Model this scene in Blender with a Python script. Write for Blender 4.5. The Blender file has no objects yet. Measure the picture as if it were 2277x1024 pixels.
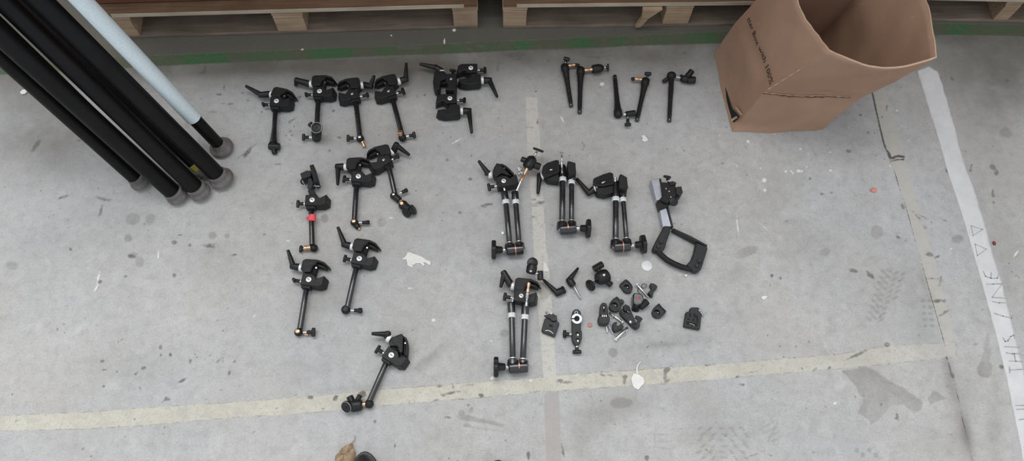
import bpy, bmesh, math, random
import numpy as np
from mathutils import Vector, Matrix

random.seed(7)
sc = bpy.context.scene
COL = sc.collection
PI = math.pi

# ------------------------------------------------------------------ camera
IW, IH, FPX, CAMH = 2277, 1024, 1600.0, 1.6
def _basis():
    d = Vector(((992 - IW/2)/FPX, -(-3180 - IH/2)/FPX, 1.0))
    a = (1100 - IW/2)/FPX
    b = -(1 + d.x*a)/d.y
    n = Vector((a, b, 1.0))
    Y = d.normalized(); Z = -n.normalized(); X = Y.cross(Z)
    if X.x < 0: X = -X
    return X, Y, Z
AX, AY, AZ = _basis()
def w(px, py, zmm=0.0):
    """the point of the hall at height zmm (millimetres) seen along this line of sight"""
    d = Vector(((px - IW/2)/FPX, -(py - IH/2)/FPX, 1.0))
    v = Vector((AX.dot(d), AY.dot(d), AZ.dot(d)))
    z = zmm/1000.0
    t = (z - CAMH)/v.z
    return Vector((v.x*t, v.y*t, z))
cd = bpy.data.cameras.new('camera'); cam = bpy.data.objects.new('camera', cd); COL.objects.link(cam)
right = Vector((AX.x, AY.x, AZ.x)); up = Vector((AX.y, AY.y, AZ.y)); fwd = Vector((AX.z, AY.z, AZ.z))
R = Matrix((right, up, -fwd)).transposed().to_4x4()
cam.matrix_world = Matrix.Translation((0, 0, CAMH)) @ R
cd.sensor_fit = 'HORIZONTAL'; cd.sensor_width = 36; cd.lens = FPX/IW*36
cd.clip_start = 0.02
sc.camera = cam

# ------------------------------------------------------------------ node helpers
class NT:
    def __init__(s, name):
        s.m = bpy.data.materials.new(name); s.m.use_nodes = True
        s.t = s.m.node_tree; s.t.nodes.clear()
        s.out = s.n('ShaderNodeOutputMaterial'); s.b = s.n('ShaderNodeBsdfPrincipled')
        s.l(s.b.outputs[0], s.out.inputs[0])
    def n(s, k, **kw):
        o = s.t.nodes.new(k)
        for a, v in kw.items(): setattr(o, a, v)
        return o
    def l(s, a, b): s.t.links.new(a, b)
    def put(s, sock, v):
        if isinstance(v, bpy.types.NodeSocket): s.l(v, sock)
        else: sock.default_value = v
    def math(s, op, a, b=0.0, c=0.0, clamp=False):
        o = s.n('ShaderNodeMath', operation=op); o.use_clamp = clamp
        s.put(o.inputs[0], a); s.put(o.inputs[1], b); s.put(o.inputs[2], c)
        return o.outputs[0]
    def mix(s, f, a, b, mode='MIX'):
        o = s.n('ShaderNodeMix', data_type='RGBA', blend_type=mode)
        s.put(o.inputs[0], f)
        s.put(o.inputs[6], a if isinstance(a, bpy.types.NodeSocket) else (*a, 1))
        s.put(o.inputs[7], b if isinstance(b, bpy.types.NodeSocket) else (*b, 1))
        return o.outputs[2]
    def co(s, kind='Object'):
        return s.n('ShaderNodeTexCoord').outputs[kind]
    def mapping(s, v, scale=(1,1,1), rot=(0,0,0)):
        o = s.n('ShaderNodeMapping'); s.l(v, o.inputs[0])
        o.inputs[3].default_value = scale; o.inputs[2].default_value = rot
        return o.outputs[0]
    def noise(s, v, scale, detail=4, rough=.55, dist=0.0):
        o = s.n('ShaderNodeTexNoise'); s.l(v, o.inputs['Vector'])
        o.inputs['Scale'].default_value = scale; o.inputs['Detail'].default_value = detail
        o.inputs['Roughness'].default_value = rough; o.inputs['Distortion'].default_value = dist
        return o.outputs[0]
    def rng(s, v, a, b, c=0.0, d=1.0):
        o = s.n('ShaderNodeMapRange'); o.clamp = True
        s.put(o.inputs[0], v)
        for i, q in enumerate((a, b, c, d)): s.put(o.inputs[i+1], q)
        return o.outputs[0]
    def attr(s, name):
        o = s.n('ShaderNodeAttribute'); o.attribute_name = name
        return o.outputs['Fac']
    def bump(s, h, strength=.2, dist=.001):
        o = s.n('ShaderNodeBump'); s.put(o.inputs['Strength'], strength); o.inputs['Distance'].default_value = dist
        s.l(h, o.inputs['Height']); s.l(o.outputs[0], s.b.inputs['Normal'])
    def fin(s, col=None, rough=.5, metal=0.0, spec=.5):
        if col is not None:
            s.put(s.b.inputs['Base Color'], col if isinstance(col, bpy.types.NodeSocket) else (*col, 1))
        s.put(s.b.inputs['Roughness'], rough); s.put(s.b.inputs['Metallic'], metal)
        s.b.inputs['Specular IOR Level'].default_value = spec
        return s.m

def mk(name, col, rough=.5, metal=0.0, spec=.5, nscale=60, namp=.25, bump=0.0, bscale=600, bdist=.0004):
    t = NT(name); c = t.co()
    n = t.noise(c, nscale, 4)
    lo = tuple(max(0, x*(1-namp)) for x in col); hi = tuple(min(1, x*(1+namp)) for x in col)
    colr = t.mix(t.rng(n, .3, .7), lo, hi)
    if bump: t.bump(t.noise(c, bscale, 3), bump, bdist)
    r = t.rng(t.noise(c, nscale*2.3, 3), .3, .7, max(.02, rough-.07), min(1, rough+.07))
    return t.fin(colr, r, metal, spec)

M = {}
M['cast'] = mk('black_wrinkle_paint', (.012,.0125,.0135), .5, spec=.35, bump=.5, bscale=900, bdist=.0005)
M['plastic'] = mk('black_plastic', (.011,.0115,.012), .42, spec=.4, bump=.15, bscale=700)
M['dark'] = mk('charcoal_plastic', (.019,.021,.023), .5, spec=.4, bump=.15, bscale=700)
M['void'] = mk('matt_black', (.006,.006,.006), .8)
M['tube'] = mk('black_anodised_tube', (.012,.0135,.017), .24, spec=.85)
M['chrome'] = mk('chrome', (.74,.75,.75), .3, 1.0, namp=.08)
M['steel'] = mk('dull_steel', (.55,.56,.57), .38, 1.0, namp=.12)
M['alu'] = mk('bare_aluminium', (.50,.54,.60), .42, .85, namp=.1, bump=.2, bscale=500)
M['white_metal'] = mk('white_nylon', (.75,.78,.78), .45, namp=.06)
M['screw'] = mk('zinc_screw', (.82,.85,.86), .45, .25, namp=.08)
M['brass'] = mk('worn_brass', (.80,.50,.30), .3, .9, namp=.15)
M['copper'] = mk('copper_washer', (.75,.36,.22), .4, .7)
M['pole'] = mk('satin_black_pole', (.0045,.0045,.005), .5, spec=.22, nscale=12, namp=.3, bump=.05, bscale=300)
M['rubber'] = mk('worn_grey_rubber', (.15,.14,.135), .75, nscale=40, namp=.35, bump=.3, bscale=200)
M['blackrubber'] = mk('black_rubber', (.012,.012,.013), .6, spec=.35)
M['wrap'] = mk('white_foam_wrap', (.72,.83,.88), .8, nscale=300, namp=.08, bump=.5, bscale=900, bdist=.0008)
M['yellowtape'] = mk('yellow_label', (.45,.37,.06), .6)
M['redtape'] = mk('red_tape', (.85,.10,.12), .55, nscale=150, namp=.25, bump=.5, bscale=250, bdist=.001)
M['paper'] = mk('white_paper', (.80,.80,.78), .8, namp=.05, bump=.2, bscale=150)
M['paintchip'] = mk('white_paint_chip', (.76,.76,.73), .7, nscale=90, namp=.05)
M['leaf'] = mk('dry_leaf', (.33,.24,.15), .8, nscale=120, namp=.35, bump=.5, bscale=160, bdist=.001)
M['pink'] = mk('pink_stone', (.70,.28,.22), .8)
M['red'] = mk('dark_red_scrap', (.28,.03,.04), .6)
M['reddot'] = mk('red_enamel', (.75,.03,.05), .35)
M['shoe'] = mk('black_shoe_rubber', (.022,.022,.025), .36, spec=.6)
M['pencil'] = mk('pencil', (.42,.41,.40), .9)
M['ink'] = mk('faded_print', (.055,.035,.028), .9, nscale=400, namp=.5)
M['yellowish'] = mk('yellow_card', (.42,.38,.25), .7)

def wood(name, a, b):
    t = NT(name); c = t.co()
    g = t.noise(t.mapping(c, (3, 60, 60)), 2.0, 6, .6, .6)
    k = t.noise(c, 9, 4)
    col = t.mix(t.rng(g, .3, .7), a, b)
    col = t.mix(t.rng(k, .45, .75, 0, .5), col, tuple(x*.55 for x in a))
    t.bump(g, .3, .001)
    return t.fin(col, .8, 0, .25)
M['wood'] = wood('pallet_wood', (.125,.07,.042), (.215,.135,.085))
M['wood_end'] = wood('pallet_wood_end', (.34,.23,.15), (.52,.40,.28))
M['sawn'] = wood('sawn_edge', (.42,.35,.27), (.62,.55,.44))
M['wood_dirty'] = wood('dirty_wood', (.17,.13,.10), (.30,.24,.19))
def card(name, a, b, s=6):
    t = NT(name); c = t.co()
    n = t.noise(c, s, 6, .6); f = t.noise(t.mapping(c, (1, 1, 6)), 160, 3)
    col = t.mix(t.rng(n, .3, .7), a, b)
    col = t.mix(t.rng(f, .3, .7, 0, .18), col, tuple(x*.7 for x in a))
    sp = t.noise(c, 55, 3)
    col = t.mix(t.rng(sp, .71, .74, 0, .35), col, tuple(min(1, x*1.5) for x in b))
    t.bump(t.noise(c, 30, 5), .25, .003)
    return t.fin(col, .82, 0, .2)
M['card'] = card('brown_cardboard', (.34,.215,.15), (.42,.275,.195))
M['cardedge'] = card('cardboard_edge', (.50,.36,.25), (.60,.45,.33), 40)
M['cardshade'] = card('dark_cardboard', (.16,.095,.06), (.22,.135,.09), 20)
M['carton'] = card('red_brown_carton', (.14,.06,.034), (.20,.09,.05), 4)

# ------------------------------------------------------------------ mesh helpers
def BM(): return bmesh.new()
def sweep(bm, pts, rads, seg=18, upv=None, cap=True):
    pts = [Vector(p) for p in pts]; n = len(pts)
    if not isinstance(rads, (list, tuple)) : rads = [rads]*n
    T = []
    for i in range(n):
        a = pts[max(0, i-1)]; b = pts[min(n-1, i+1)]
        d = b - a
        if d.length < 1e-9: d = T[-1] if T else Vector((0,0,1))
        T.append(d.normalized())
    N = Vector(upv) if upv is not None else (Vector((0,0,1)) if abs(T[0].z) < .9 else Vector((0,1,0)))
    rings = []
    for i in range(n):
        N = N - T[i]*N.dot(T[i])
        if N.length < 1e-6: N = T[i].orthogonal()
        N.normalize(); B = T[i].cross(N)
        r = rads[i]; ra, rb = r if isinstance(r, (tuple, list)) else (r, r)
        rings.append([bm.verts.new(pts[i] + N*(ra*math.cos(2*PI*k/seg)) + B*(rb*math.sin(2*PI*k/seg))) for k in range(seg)])
    for i in range(n-1):
        for k in range(seg):
            bm.faces.new((rings[i][k], rings[i][(k+1) % seg], rings[i+1][(k+1) % seg], rings[i+1][k]))
    if cap:
        bm.faces.new(rings[0][::-1]); bm.faces.new(rings[-1])
def lathe(bm, p0, p1, prof, seg=24, upv=None):
    """prof: list of (mm along the axis from p0 towards p1, radius mm)"""
    p0 = Vector(p0); d = (Vector(p1) - p0).normalized()
    ax = [p0 + d*(a/1000) for a, r in prof]
    N = Vector(upv) if upv is not None else (Vector((0,0,1)) if abs(d.z) < .9 else Vector((0,1,0)))
    N = (N - d*N.dot(d)).normalized(); B = d.cross(N)
    rings = []
    for c, (a, r) in zip(ax, prof):
        rr = r if isinstance(r, tuple) else (r, r)
        rings.append([bm.verts.new(c + N*(rr[0]/1000*math.cos(2*PI*k/seg)) + B*(rr[1]/1000*math.sin(2*PI*k/seg))) for k in range(seg)])
    for i in range(len(rings)-1):
        for k in range(seg):
            bm.faces.new((rings[i][k], rings[i][(k+1) % seg], rings[i+1][(k+1) % seg], rings[i+1][k]))
    bm.faces.new(rings[0][::-1]); bm.faces.new(rings[-1])
def rod(bm, a, b, r, r2=None, seg=18, rnd=True):
    """a straight rod with rounded ends; a, b points, r in mm"""
    a = Vector(a); b = Vector(b); L = (b-a).length*1000; r2 = r if r2 is None else r2
    e = min(1.2, L*.2)
    prof = [(0, r-e*.8 if r > e else r*.6), (e, r), (L-e, r2), (L, r2-e*.8 if r2 > e else r2*.6)] if rnd else [(0, r), (L, r2)]
    lathe(bm, a, b, prof, seg)
def ball(bm, c, r, sq=(1,1,1), seg=20, rot=None):
    c = Vector(c); r = r/1000; rings = []
    m = rot if rot is not None else Matrix.Identity(3)
    nn = 12
    top = bm.verts.new(c + m @ Vector((0,0,r*sq[2]))); bot = bm.verts.new(c - m @ Vector((0,0,r*sq[2])))
    for i in range(1, nn):
        a = PI*i/nn
        rings.append([bm.verts.new(c + m @ Vector((r*sq[0]*math.sin(a)*math.cos(2*PI*k/seg), r*sq[1]*math.sin(a)*math.sin(2*PI*k/seg), r*sq[2]*math.cos(a)))) for k in range(seg)])
    for k in range(seg):
        bm.faces.new((top, rings[0][k], rings[0][(k+1) % seg])); bm.faces.new((bot, rings[-1][(k+1) % seg], rings[-1][k]))
        for i in range(len(rings)-1):
            bm.faces.new((rings[i][k], rings[i+1][k], rings[i+1][(k+1) % seg], rings[i][(k+1) % seg]))
def torus(bm, c, n, R_, r, seg=28, s2=10):
    c = Vector(c); n = Vector(n).normalized(); u = n.orthogonal().normalized(); v = n.cross(u); rings = []
    for i in range(seg):
        a = 2*PI*i/seg; e = u*math.cos(a) + v*math.sin(a)
        rings.append([bm.verts.new(c + e*((R_ + r*math.cos(2*PI*k/s2))/1000) + n*(r/1000*math.sin(2*PI*k/s2))) for k in range(s2)])
    for i in range(seg):
        for k in range(s2):
            bm.faces.new((rings[i][k], rings[(i+1) % seg][k], rings[(i+1) % seg][(k+1) % s2], rings[i][(k+1) % s2]))
def loft(bm, A, B):
    a = [bm.verts.new(p) for p in A]; b = [bm.verts.new(p) for p in B]; n = len(a)
    bm.faces.new(a[::-1]); bm.faces.new(b)
    for i in range(n): bm.faces.new((a[i], a[(i+1) % n], b[(i+1) % n], b[i]))
def prism(bm, F, top, z0, z1, bot=None):
    """F: matrix from millimetres to the hall; outlines in millimetres"""
    bot = bot or top
    loft(bm, [F @ Vector((x, y, z0)) for x, y in bot], [F @ Vector((x, y, z1)) for x, y in top])
def slab(bm, px, z0, z1, grow=0.0):
    """upright slab whose top outline is measured on the photo; z in mm"""
    T = [w(x, y, z1) for x, y in px]
    c = sum(T, Vector())/len(T)
    Bt = [Vector((p.x + (p.x-c.x)*grow, p.y + (p.y-c.y)*grow, z0/1000)) for p in T]
    loft(bm, Bt, T)
def boxm(bm, c, size, rot=None):
    c = Vector(c); m = rot if rot is not None else Matrix.Identity(3); s = Vector(size)/2
    A = [c + m @ Vector((sx*s.x, sy*s.y, -s.z)) for sx, sy in ((-1,-1),(1,-1),(1,1),(-1,1))]
    B = [c + m @ Vector((sx*s.x, sy*s.y, s.z)) for sx, sy in ((-1,-1),(1,-1),(1,1),(-1,1))]
    loft(bm, A, B)
def cr(ox, oy, s, pts): return [(ox + s*x, oy + s*y) for x, y in pts]

# ------------------------------------------------------------------ object helpers
def thing(name, label, cat, loc, group=None):
    o = bpy.data.objects.new(name, None); COL.objects.link(o); o.location = loc
    o.empty_display_size = .02
    o['label'] = label; o['category'] = cat; o['org'] = tuple(loc)
    if group: o['group'] = group
    return o
def _mesh(name, bm, mat, org, bevel, ang):
    bmesh.ops.recalc_face_normals(bm, faces=bm.faces)
    for v in bm.verts: v.co = v.co - org
    me = bpy.data.meshes.new(name); bm.to_mesh(me); bm.free()
    for p in me.polygons: p.use_smooth = True
    me.set_sharp_from_angle(angle=math.radians(ang))
    me.materials.append(M[mat] if isinstance(mat, str) else mat)
    o = bpy.data.objects.new(name, me); COL.objects.link(o)
    if bevel:
        b = o.modifiers.new('edge', 'BEVEL'); b.width = bevel/1000; b.segments = 2; b.limit_method = 'ANGLE'; b.angle_limit = math.radians(32)
        b.harden_normals = False
    return o
ORG = {}
def part(name, bm, mat, parent, bevel=0, ang=40, label=None):
    org = ORG.get(parent.name, Vector(parent.location))
    o = _mesh(name, bm, mat, org, bevel, ang)
    o.parent = parent
    ORG[o.name] = org
    if label: o['label'] = label
    return o
def single(name, bm, mat, label, cat, loc, group=None, bevel=0, ang=40):
    loc = Vector(loc)
    o = _mesh(name, bm, mat, loc, bevel, ang); o.location = loc; ORG[o.name] = loc
    o['label'] = label; o['category'] = cat
    if group: o['group'] = group
    return o
def struct(name, bm, mat, bevel=0):
    o = _mesh(name, bm, mat, Vector(), bevel, 40); o['kind'] = 'structure'
    return o
WORLD, SKY, EXPO = 0.86, 290.0, -0.10

# ================================================================== FLOOR
def build_floor():
    xs = np.concatenate([[-6, -3], np.arange(-1.5, 1.72, .0036), [3, 6]])
    ys = np.concatenate([[-3, -1], np.arange(.03, 1.50, .0036), [2.2, 4]])
    nx, ny = len(xs), len(ys)
    X, Y = np.meshgrid(xs, ys)
    co = np.zeros((ny*nx, 3), np.float32); co[:, 0] = X.ravel(); co[:, 1] = Y.ravel()
    me = bpy.data.meshes.new('floor')
    me.vertices.add(nx*ny); me.vertices.foreach_set('co', co.ravel())
    i = np.arange((ny-1)*(nx-1)); r = i//(nx-1); c = i % (nx-1); a = r*nx + c
    quads = np.stack([a, a+1, a+1+nx, a+nx], 1).astype(np.int32)
    me.loops.add(quads.size); me.loops.foreach_set('vertex_index', quads.ravel())
    me.polygons.add(len(quads)); me.polygons.foreach_set('loop_start', np.arange(0, quads.size, 4, dtype=np.int32))
    me.update(calc_edges=True)
    # where each floor point shows on the photo (only to lay the marks out at the places measured there)
    rel = np.stack([X.ravel(), Y.ravel(), np.full(nx*ny, -CAMH)], 1)
    cx = rel @ np.array(right); cy = rel @ np.array(up); cz = rel @ np.array(fwd)
    cz = np.maximum(cz, .3)
    U = IW/2 + FPX*cx/cz; V = IH/2 - FPX*cy/cz
    def dseg(pts, closed=False):
        D = np.full(U.shape, 1e3)
        p = list(pts) + ([pts[0]] if closed else [])
        for (x0, y0), (x1, y1) in zip(p[:-1], p[1:]):
            pad = 40
            m = (U > min(x0, x1)-pad) & (U < max(x0, x1)+pad) & (V > min(y0, y1)-pad) & (V < max(y0, y1)+pad)
            if not m.any(): continue
            u = U[m]-x0; v = V[m]-y0; dx, dy = x1-x0, y1-y0
            t = np.clip((u*dx+v*dy)/(dx*dx+dy*dy+1e-9), 0, 1)
            D[m] = np.minimum(D[m], np.hypot(u-t*dx, v-t*dy))
        return D
    def dpoly(pts):
        D = np.minimum(dseg(pts, True), 40.0)
        px = [p[0] for p in pts]; py = [p[1] for p in pts]
        m = np.where((U > min(px)-1) & (U < max(px)+1) & (V > min(py)-1) & (V < max(py)+1))[0]
        ins = np.zeros(len(m), bool); u = U[m]; v = V[m]
        for k in range(len(pts)):
            x0, y0 = pts[k]; x1, y1 = pts[k-1]
            if y0 == y1: continue
            ins ^= ((y0 > v) != (y1 > v)) & (u < (x1-x0)*(v-y0)/(y1-y0)+x0)
        D[m[ins]] *= -1
        return D
    def dblob(cx, cy, rx, ry=None, ang=0):
        ry = ry or rx; a = math.radians(ang)
        u = (U-cx)*math.cos(a)+(V-cy)*math.sin(a); v = -(U-cx)*math.sin(a)+(V-cy)*math.cos(a)
        return np.clip((np.hypot(u/rx, v/ry)-1)*min(rx, ry), -40, 40)
    def put(name, arr):
        at = me.attributes.new(name, 'FLOAT', 'POINT'); at.data.foreach_set('value', np.ascontiguousarray(arr, dtype=np.float32))
    BIG = np.full(U.shape, 40.0)

    # --- long painted stripe, running left to right
    upx = [(-400,925),(-60,925),(0,923),(180,916),(375,902),(499,895),(700,880),(804,868),(1028,852),(1207,838),(1280,831),(1486,817),(1628,806),(1865,787),(1972,769),(2100,761),(2126,759)]
    lox = [(2126,793),(2100,795),(1865,819),(1691,833),(1580,844),(1438,855),(1320,862),(1207,871),(1028,886),(828,903),(700,916),(499,929),(311,946),(180,953),(0,957),(-60,959),(-400,966)]
    yel = dpoly(upx+lox)
    put('a_yel', yel)
    put('a_yworn', np.interp(U.ravel(), [0, 1500, 1850, 2000, 2110], [1, 1, .75, .55, .4]))
    # faded strip along the joint
    seam = [(1905,95),(1925,155),(1941,212),(1949,250),(1965,318),(1978,350),(1990,385),(2008,440),(2020,480),(2040,555),(2065,640),(2085,708),(2100,762)]
    rs = [(2126,777),(2105,682),(2047,466),(2030,415),(2012,357),(1999,311),(1968,199),(1950,150),(1930,95)]
    put('a_fade', dpoly(seam+rs))
    # short strip in the middle
    cl = [(1169,216),(1171,284),(1173,341),(1178,411),(1183,467),(1187,559),(1192,640),(1198,700),(1208,830),(1209,845)]
    crr = [(1237,838),(1236,816),(1228,690),(1219,570),(1215,559),(1211,492),(1208,446),(1201,320),(1194,216)]
    put('a_cen', dpoly(cl+crr))
    put('a_taupe', dpoly([(1210,873),(1243,870),(1246,950),(1249,1030),(1252,1100),(1219,1100),(1216,1024),(1212,950)]))
    # --- green line
    gu = [(-4000,300),(-600,165),(0,138),(100,132),(328,123),(507,117),(618,112),(760,106),(877,103),(990,97),(1147,90),(1240,87),(1344,82),(1529,74),(1590,71),(1800,62),(2000,54),(2108,52),(2226,54),(2330,58),(2700,60)]
    gl = [(2700,84),(2330,82),(2226,79),(2108,77),(2000,80),(1800,88),(1578,97),(1396,102),(1317,107),(1189,110),(1010,119),(872,123),(754,129),(618,135),(532,138),(446,142),(348,147),(100,160),(0,166),(-600,190),(-4000,330)]
    put('a_grn', dpoly(gu+gl))
    g = np.zeros(U.shape)
    for x0, x1, k in ((0,30,.7),(330,400,.35),(400,510,1.),(530,650,.5),(688,782,1.),(840,872,.9),(900,960,.3),(985,1035,.55),(1060,1120,.4),(1140,1186,1.),(1262,1320,1.),(1365,1392,.9),(1440,1500,.35),(1520,1600,.7),(2104,2165,.9),(2165,2260,.35)):
        g = np.maximum(g, k*np.clip((U-x0)/34+.5, 0, 1)*np.clip((x1-U)/34+.5, 0, 1))
    put('a_grnfull', g)
    # dirty margin between the green line and the pallets, toned down further for shade
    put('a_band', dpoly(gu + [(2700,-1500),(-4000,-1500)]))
    # --- grime along the green line, with the shade near the pallets painted in
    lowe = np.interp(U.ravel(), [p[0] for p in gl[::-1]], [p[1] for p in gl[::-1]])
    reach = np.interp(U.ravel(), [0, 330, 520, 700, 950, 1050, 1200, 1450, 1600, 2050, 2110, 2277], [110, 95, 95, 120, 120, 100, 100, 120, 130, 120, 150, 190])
    put('a_grimeshade', np.clip(1-(V-lowe)/reach, 0, 1)*(V > 0))
    # --- joints and cracks
    ck = np.minimum(dseg(seam[:6])-1.9, dseg(seam[5:13])-.9)
    ck = np.minimum(ck, dseg([(2100,762),(2106,795)])-.2)
    ck = np.minimum(ck, dseg([(2106,795),(2125,860),(2140,930),(2152,980),(2163,1024),(2175,1090)])-.9)
    ck = np.minimum(ck, dblob(1978,345,3,10,-20))
    ck = np.minimum(ck, dseg(cr(1850,130,.42,[(320,525),(350,515),(380,520)]))-2.6)
    ck = np.minimum(ck, dseg(cr(1850,130,.42,[(320,540),(350,535),(382,535)]))-1.6)
    ck = np.minimum(ck, dseg([(1197,688),(1198,760),(1200,820)])+.4)
    put('a_crk', np.clip(ck, -40, 40))
    # --- crisp dark marks (oil spots, scuffs)
    dk = BIG.copy()
    def spots(ox, oy, s, L):
        nonlocal dk
        for t in L: dk = np.minimum(dk, dblob(ox+s*t[0], oy+s*t[1], s*t[2], s*(t[3] if len(t) > 3 else t[2]), t[4] if len(t) > 4 else 0))
    spots(0,640,.375,[(340,245,8),(605,432,13,10),(952,352,13),(955,396,9),(852,474,12),(1128,432,11,14),(1010,396,9,12),(692,495,8),(620,484,12,5),(1360,500,10,15),(1085,545,25,7,-30),(985,655,12,14),(970,670,15,4,-40),(1000,660,10,6),(615,580,9),(80,583,8),(75,628,7),(505,180,7,4),(375,215,10,7),(1390,435,5,10,30),(540,995,7),(495,950,10,5,-40),(1322,430,4,22),(1295,430,16,4,-40),(1155,392,5),(1168,410,6),(805,510,6,14,30),(960,488,10,4),(830,600,4,12),(1420,582,5),(1505,855,12,5,-40),(1365,860,4),(1352,122,7,4),(1680,975,6),(725,305,10,4,-20),(700,318,8,4,-30),(1245,398,12,3,-20)])
    spots(0,100,.527,[(298,860,7),(736,973,8),(885,848,32,6,2),(885,840,20,4,-8),(152,425,10,32,35),(270,640,22,6,-15),(430,648,26,5,20),(425,700,5,22,15),(1045,452,9,30,38),(1116,797,6,7),(990,885,9,5),(420,998,10,8),(530,976,8,5),(455,652,12,4),(735,832,14,9),(760,800,8,3),(940,245,8,4),(975,248,12,4),(895,283,14,3),(925,208,12,5),(945,180,5,10),(333,403,6,4),(555,890,16,9,10),(800,845,8,7),(335,405,5),(1170,503,10,4)])
    spots(1560,220,.41,[(112,349,6,5),(862,86,9,7),(903,180,8,6),(588,432,8),(653,515,11,5),(700,508,10,4),(380,957,9),(428,970,8),(822,930,22,9,15),(915,955,10,30,-45),(905,940,14,6,20),(1062,748,12,7),(115,845,5),(465,662,9,7),(800,282,16,10),(240,262,5)])
    spots(1850,130,.42,[(150,298,9,7),(635,108,7,15,-35),(612,595,8,22,-30),(625,610,10,8),(870,605,13,13),(852,575,12,22,-40),(855,725,10,8),(855,762,7,9),(852,708,6,14),(348,945,8,6),(470,830,32,3,28),(455,840,26,3,40),(290,265,5,16,10),(265,308,6),(735,580,8,18,10),(375,785,7,20,-20),(605,858,9,5),(925,118,12,8)])
    spots(1850,480,.531,[(75,592,4),(105,580,40,6,-25),(390,48,6,9,-30),(408,160,18,8,10),(440,170,12,4,-30),(90,228,17,8,15),(160,245,7,20,-45),(278,90,7,6),(470,405,28,5,-32),(440,355,18,7),(470,355,8),(708,630,12,8,30),(782,715,9,12,20),(275,840,5,17,-15),(268,845,12,4,35),(230,538,12,10),(455,270,4,22,15),(420,262,18,3,5),(600,535,9,4),(475,18,7,4),(775,250,9,3),(205,788,6),(480,595,3,8),(495,640,5,30,-10),(505,665,7,20,-20)])
    spots(1280,700,.3164,[(1170,488,16,9),(500,1003,17),(1155,792,10,7),(1255,980,50,5,-22),(1975,280,68,7,-25),(1680,380,22,6,-30),(1785,370,20,8,-25),(1135,432,14,7,-10),(1230,402,30,4,-12),(1310,355,7),(1590,370,9),(1640,190,8),(740,797,16,4),(630,420,12,50),(650,380,18,16),(640,460,18,14),(345,430,20,14),(345,455,12,32),(190,420,26,9,20),(250,425,28,6,10),(1670,965,18,6,-20),(2140,15,10,8),(925,353,18,6),(1540,297,9,4),(1820,277,14,4)])
    spots(640,840,.2986,[(648,322,13),(795,507,8,18,10),(1790,568,14,22),(1792,600,9,14),(1185,292,28,8,5),(1345,200,11),(2045,520,6,35,-10),(2050,560,8,22,-15),(2180,435,12,4,30),(170,145,22,16),(355,150,16,26,30),(260,228,12,6),(555,120,28,28),(1140,60,32,9),(1230,60,8,18),(1350,50,34,7),(1215,110,60,9,-10),(1165,125,18,12),(1440,130,22,14),(1650,118,14,7),(1300,155,22,4),(905,180,4,12),(1110,160,22,5),(1840,103,50,4,-6),(2030,20,26,14),(2070,30,40,10)])
    spots(530,120,.2343,[(515,625,34,9,-30),(490,655,12,8,-40),(492,730,18,6,-20),(530,690,8),(455,770,12,9),(505,770,16,10,20),(490,815,9,5),(95,440,22,5),(45,365,14,8),(580,410,16,10),(905,540,14,12),(865,915,9),(85,920,70,6,-38),(220,550,9),(960,790,20,12)])
    spots(960,200,.3517,[(178,773,10,9),(100,443,14,9),(245,563,12,9),(350,725,34,9,-8),(330,735,14,7),(250,415,5),(75,775,9,5),(955,340,4,16,-25),(962,355,4,10),(30,665,8,5),(640,800,13,8),(645,690,14,6),(690,710,22,11),(640,735,10,4),(140,805,5),(185,945,5),(620,235,16,3),(670,200,6,14),(655,10,9,6)])
    spots(200,0,.246,[(1040,620,16,34),(1020,655,34,14,-10),(730,660,40,5,35),(770,685,30,4),(1385,570,20,5),(1325,550,40,4),(1690,553,9),(700,640,8,14),(2260,555,40,6,-8)])
    spots(1160,0,.246,[(650,515,60,4,0),(700,520,10,8),(1475,480,22,9),(430,440,300,7,-2),(240,545,9),(1100,545,5)])
    spots(680,0,.246,[(950,432,110,12,1),(1580,415,34,14),(1900,495,110,22,-2),(1910,535,45,10),(320,545,60,7,-8),(550,545,110,4,2),(300,575,60,7,-6),(1740,600,5,26,5),(1010,70,9,5),(1480,440,26,12)])
    spots(910,120,.1855,[(190,490,18,8,-35),(1055,145,9,45)])
    put('a_dark', dk)
    # --- damp patches (crisp but light)
    wt = BIG.copy()
    for p in (cr(1850,480,.531,[(40,645),(90,640),(140,628),(190,650),(240,690),(310,725),(380,775),(375,810),(345,822),(300,790),(250,790),(200,850),(165,870),(150,850),(110,820),(130,770),(95,705)]),
              cr(1850,480,.531,[(402,762),(425,728),(450,740),(480,765),(445,772),(410,788)]),
              cr(640,840,.2986,[(1255,297),(1292,302),(1298,270),(1350,276),(1450,305),(1560,328),(1640,352),(1575,362),(1480,338),(1380,325),(1290,308)]),
              cr(640,840,.2986,[(1303,348),(1330,332),(1400,365),(1540,380),(1605,395),(1530,392),(1380,372),(1310,362)]),
              [(1198,628),(1222,622),(1228,650),(1216,664),(1200,668)], [(1180,452),(1206,447),(1207,455),(1190,459)]):
        wt = np.minimum(wt, dpoly(p))
    for b in ((2190,820,17,19,0),(2193,790,9,20,10),(2195,765,5,22,5),(1015+ 11,918,8,8,0),(1048,912,5,5,0),(1380,895,26,12,0),(1363,783,11,11,0),(1121,740,9,9,0),(722,485,9,9,0),(849,493,10,10,0),(1950,516,13,16,0),(295,487,17,13,-15),(334,487,11,12,0),(285,529,9,9,0),(472,523,9,8,0),(310,582,10,12,0),(297,567,9,7,0),(25,590,14,9,0),(2237,295,13,10,30),(505,524,6,6,0),(1660,560,26,11,-20),(1835,560,13,8,-20),(2128,531,13,9,0)):
        wt = np.minimum(wt, dblob(*b))
    put('a_wet', wt)
    # --- tyre tread prints
    tr = BIG.copy()
    def bar(x, y, L, W, ang):
        nonlocal tr
        tr = np.minimum(tr, dblob(x, y, L/2, W/2, ang))
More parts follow.
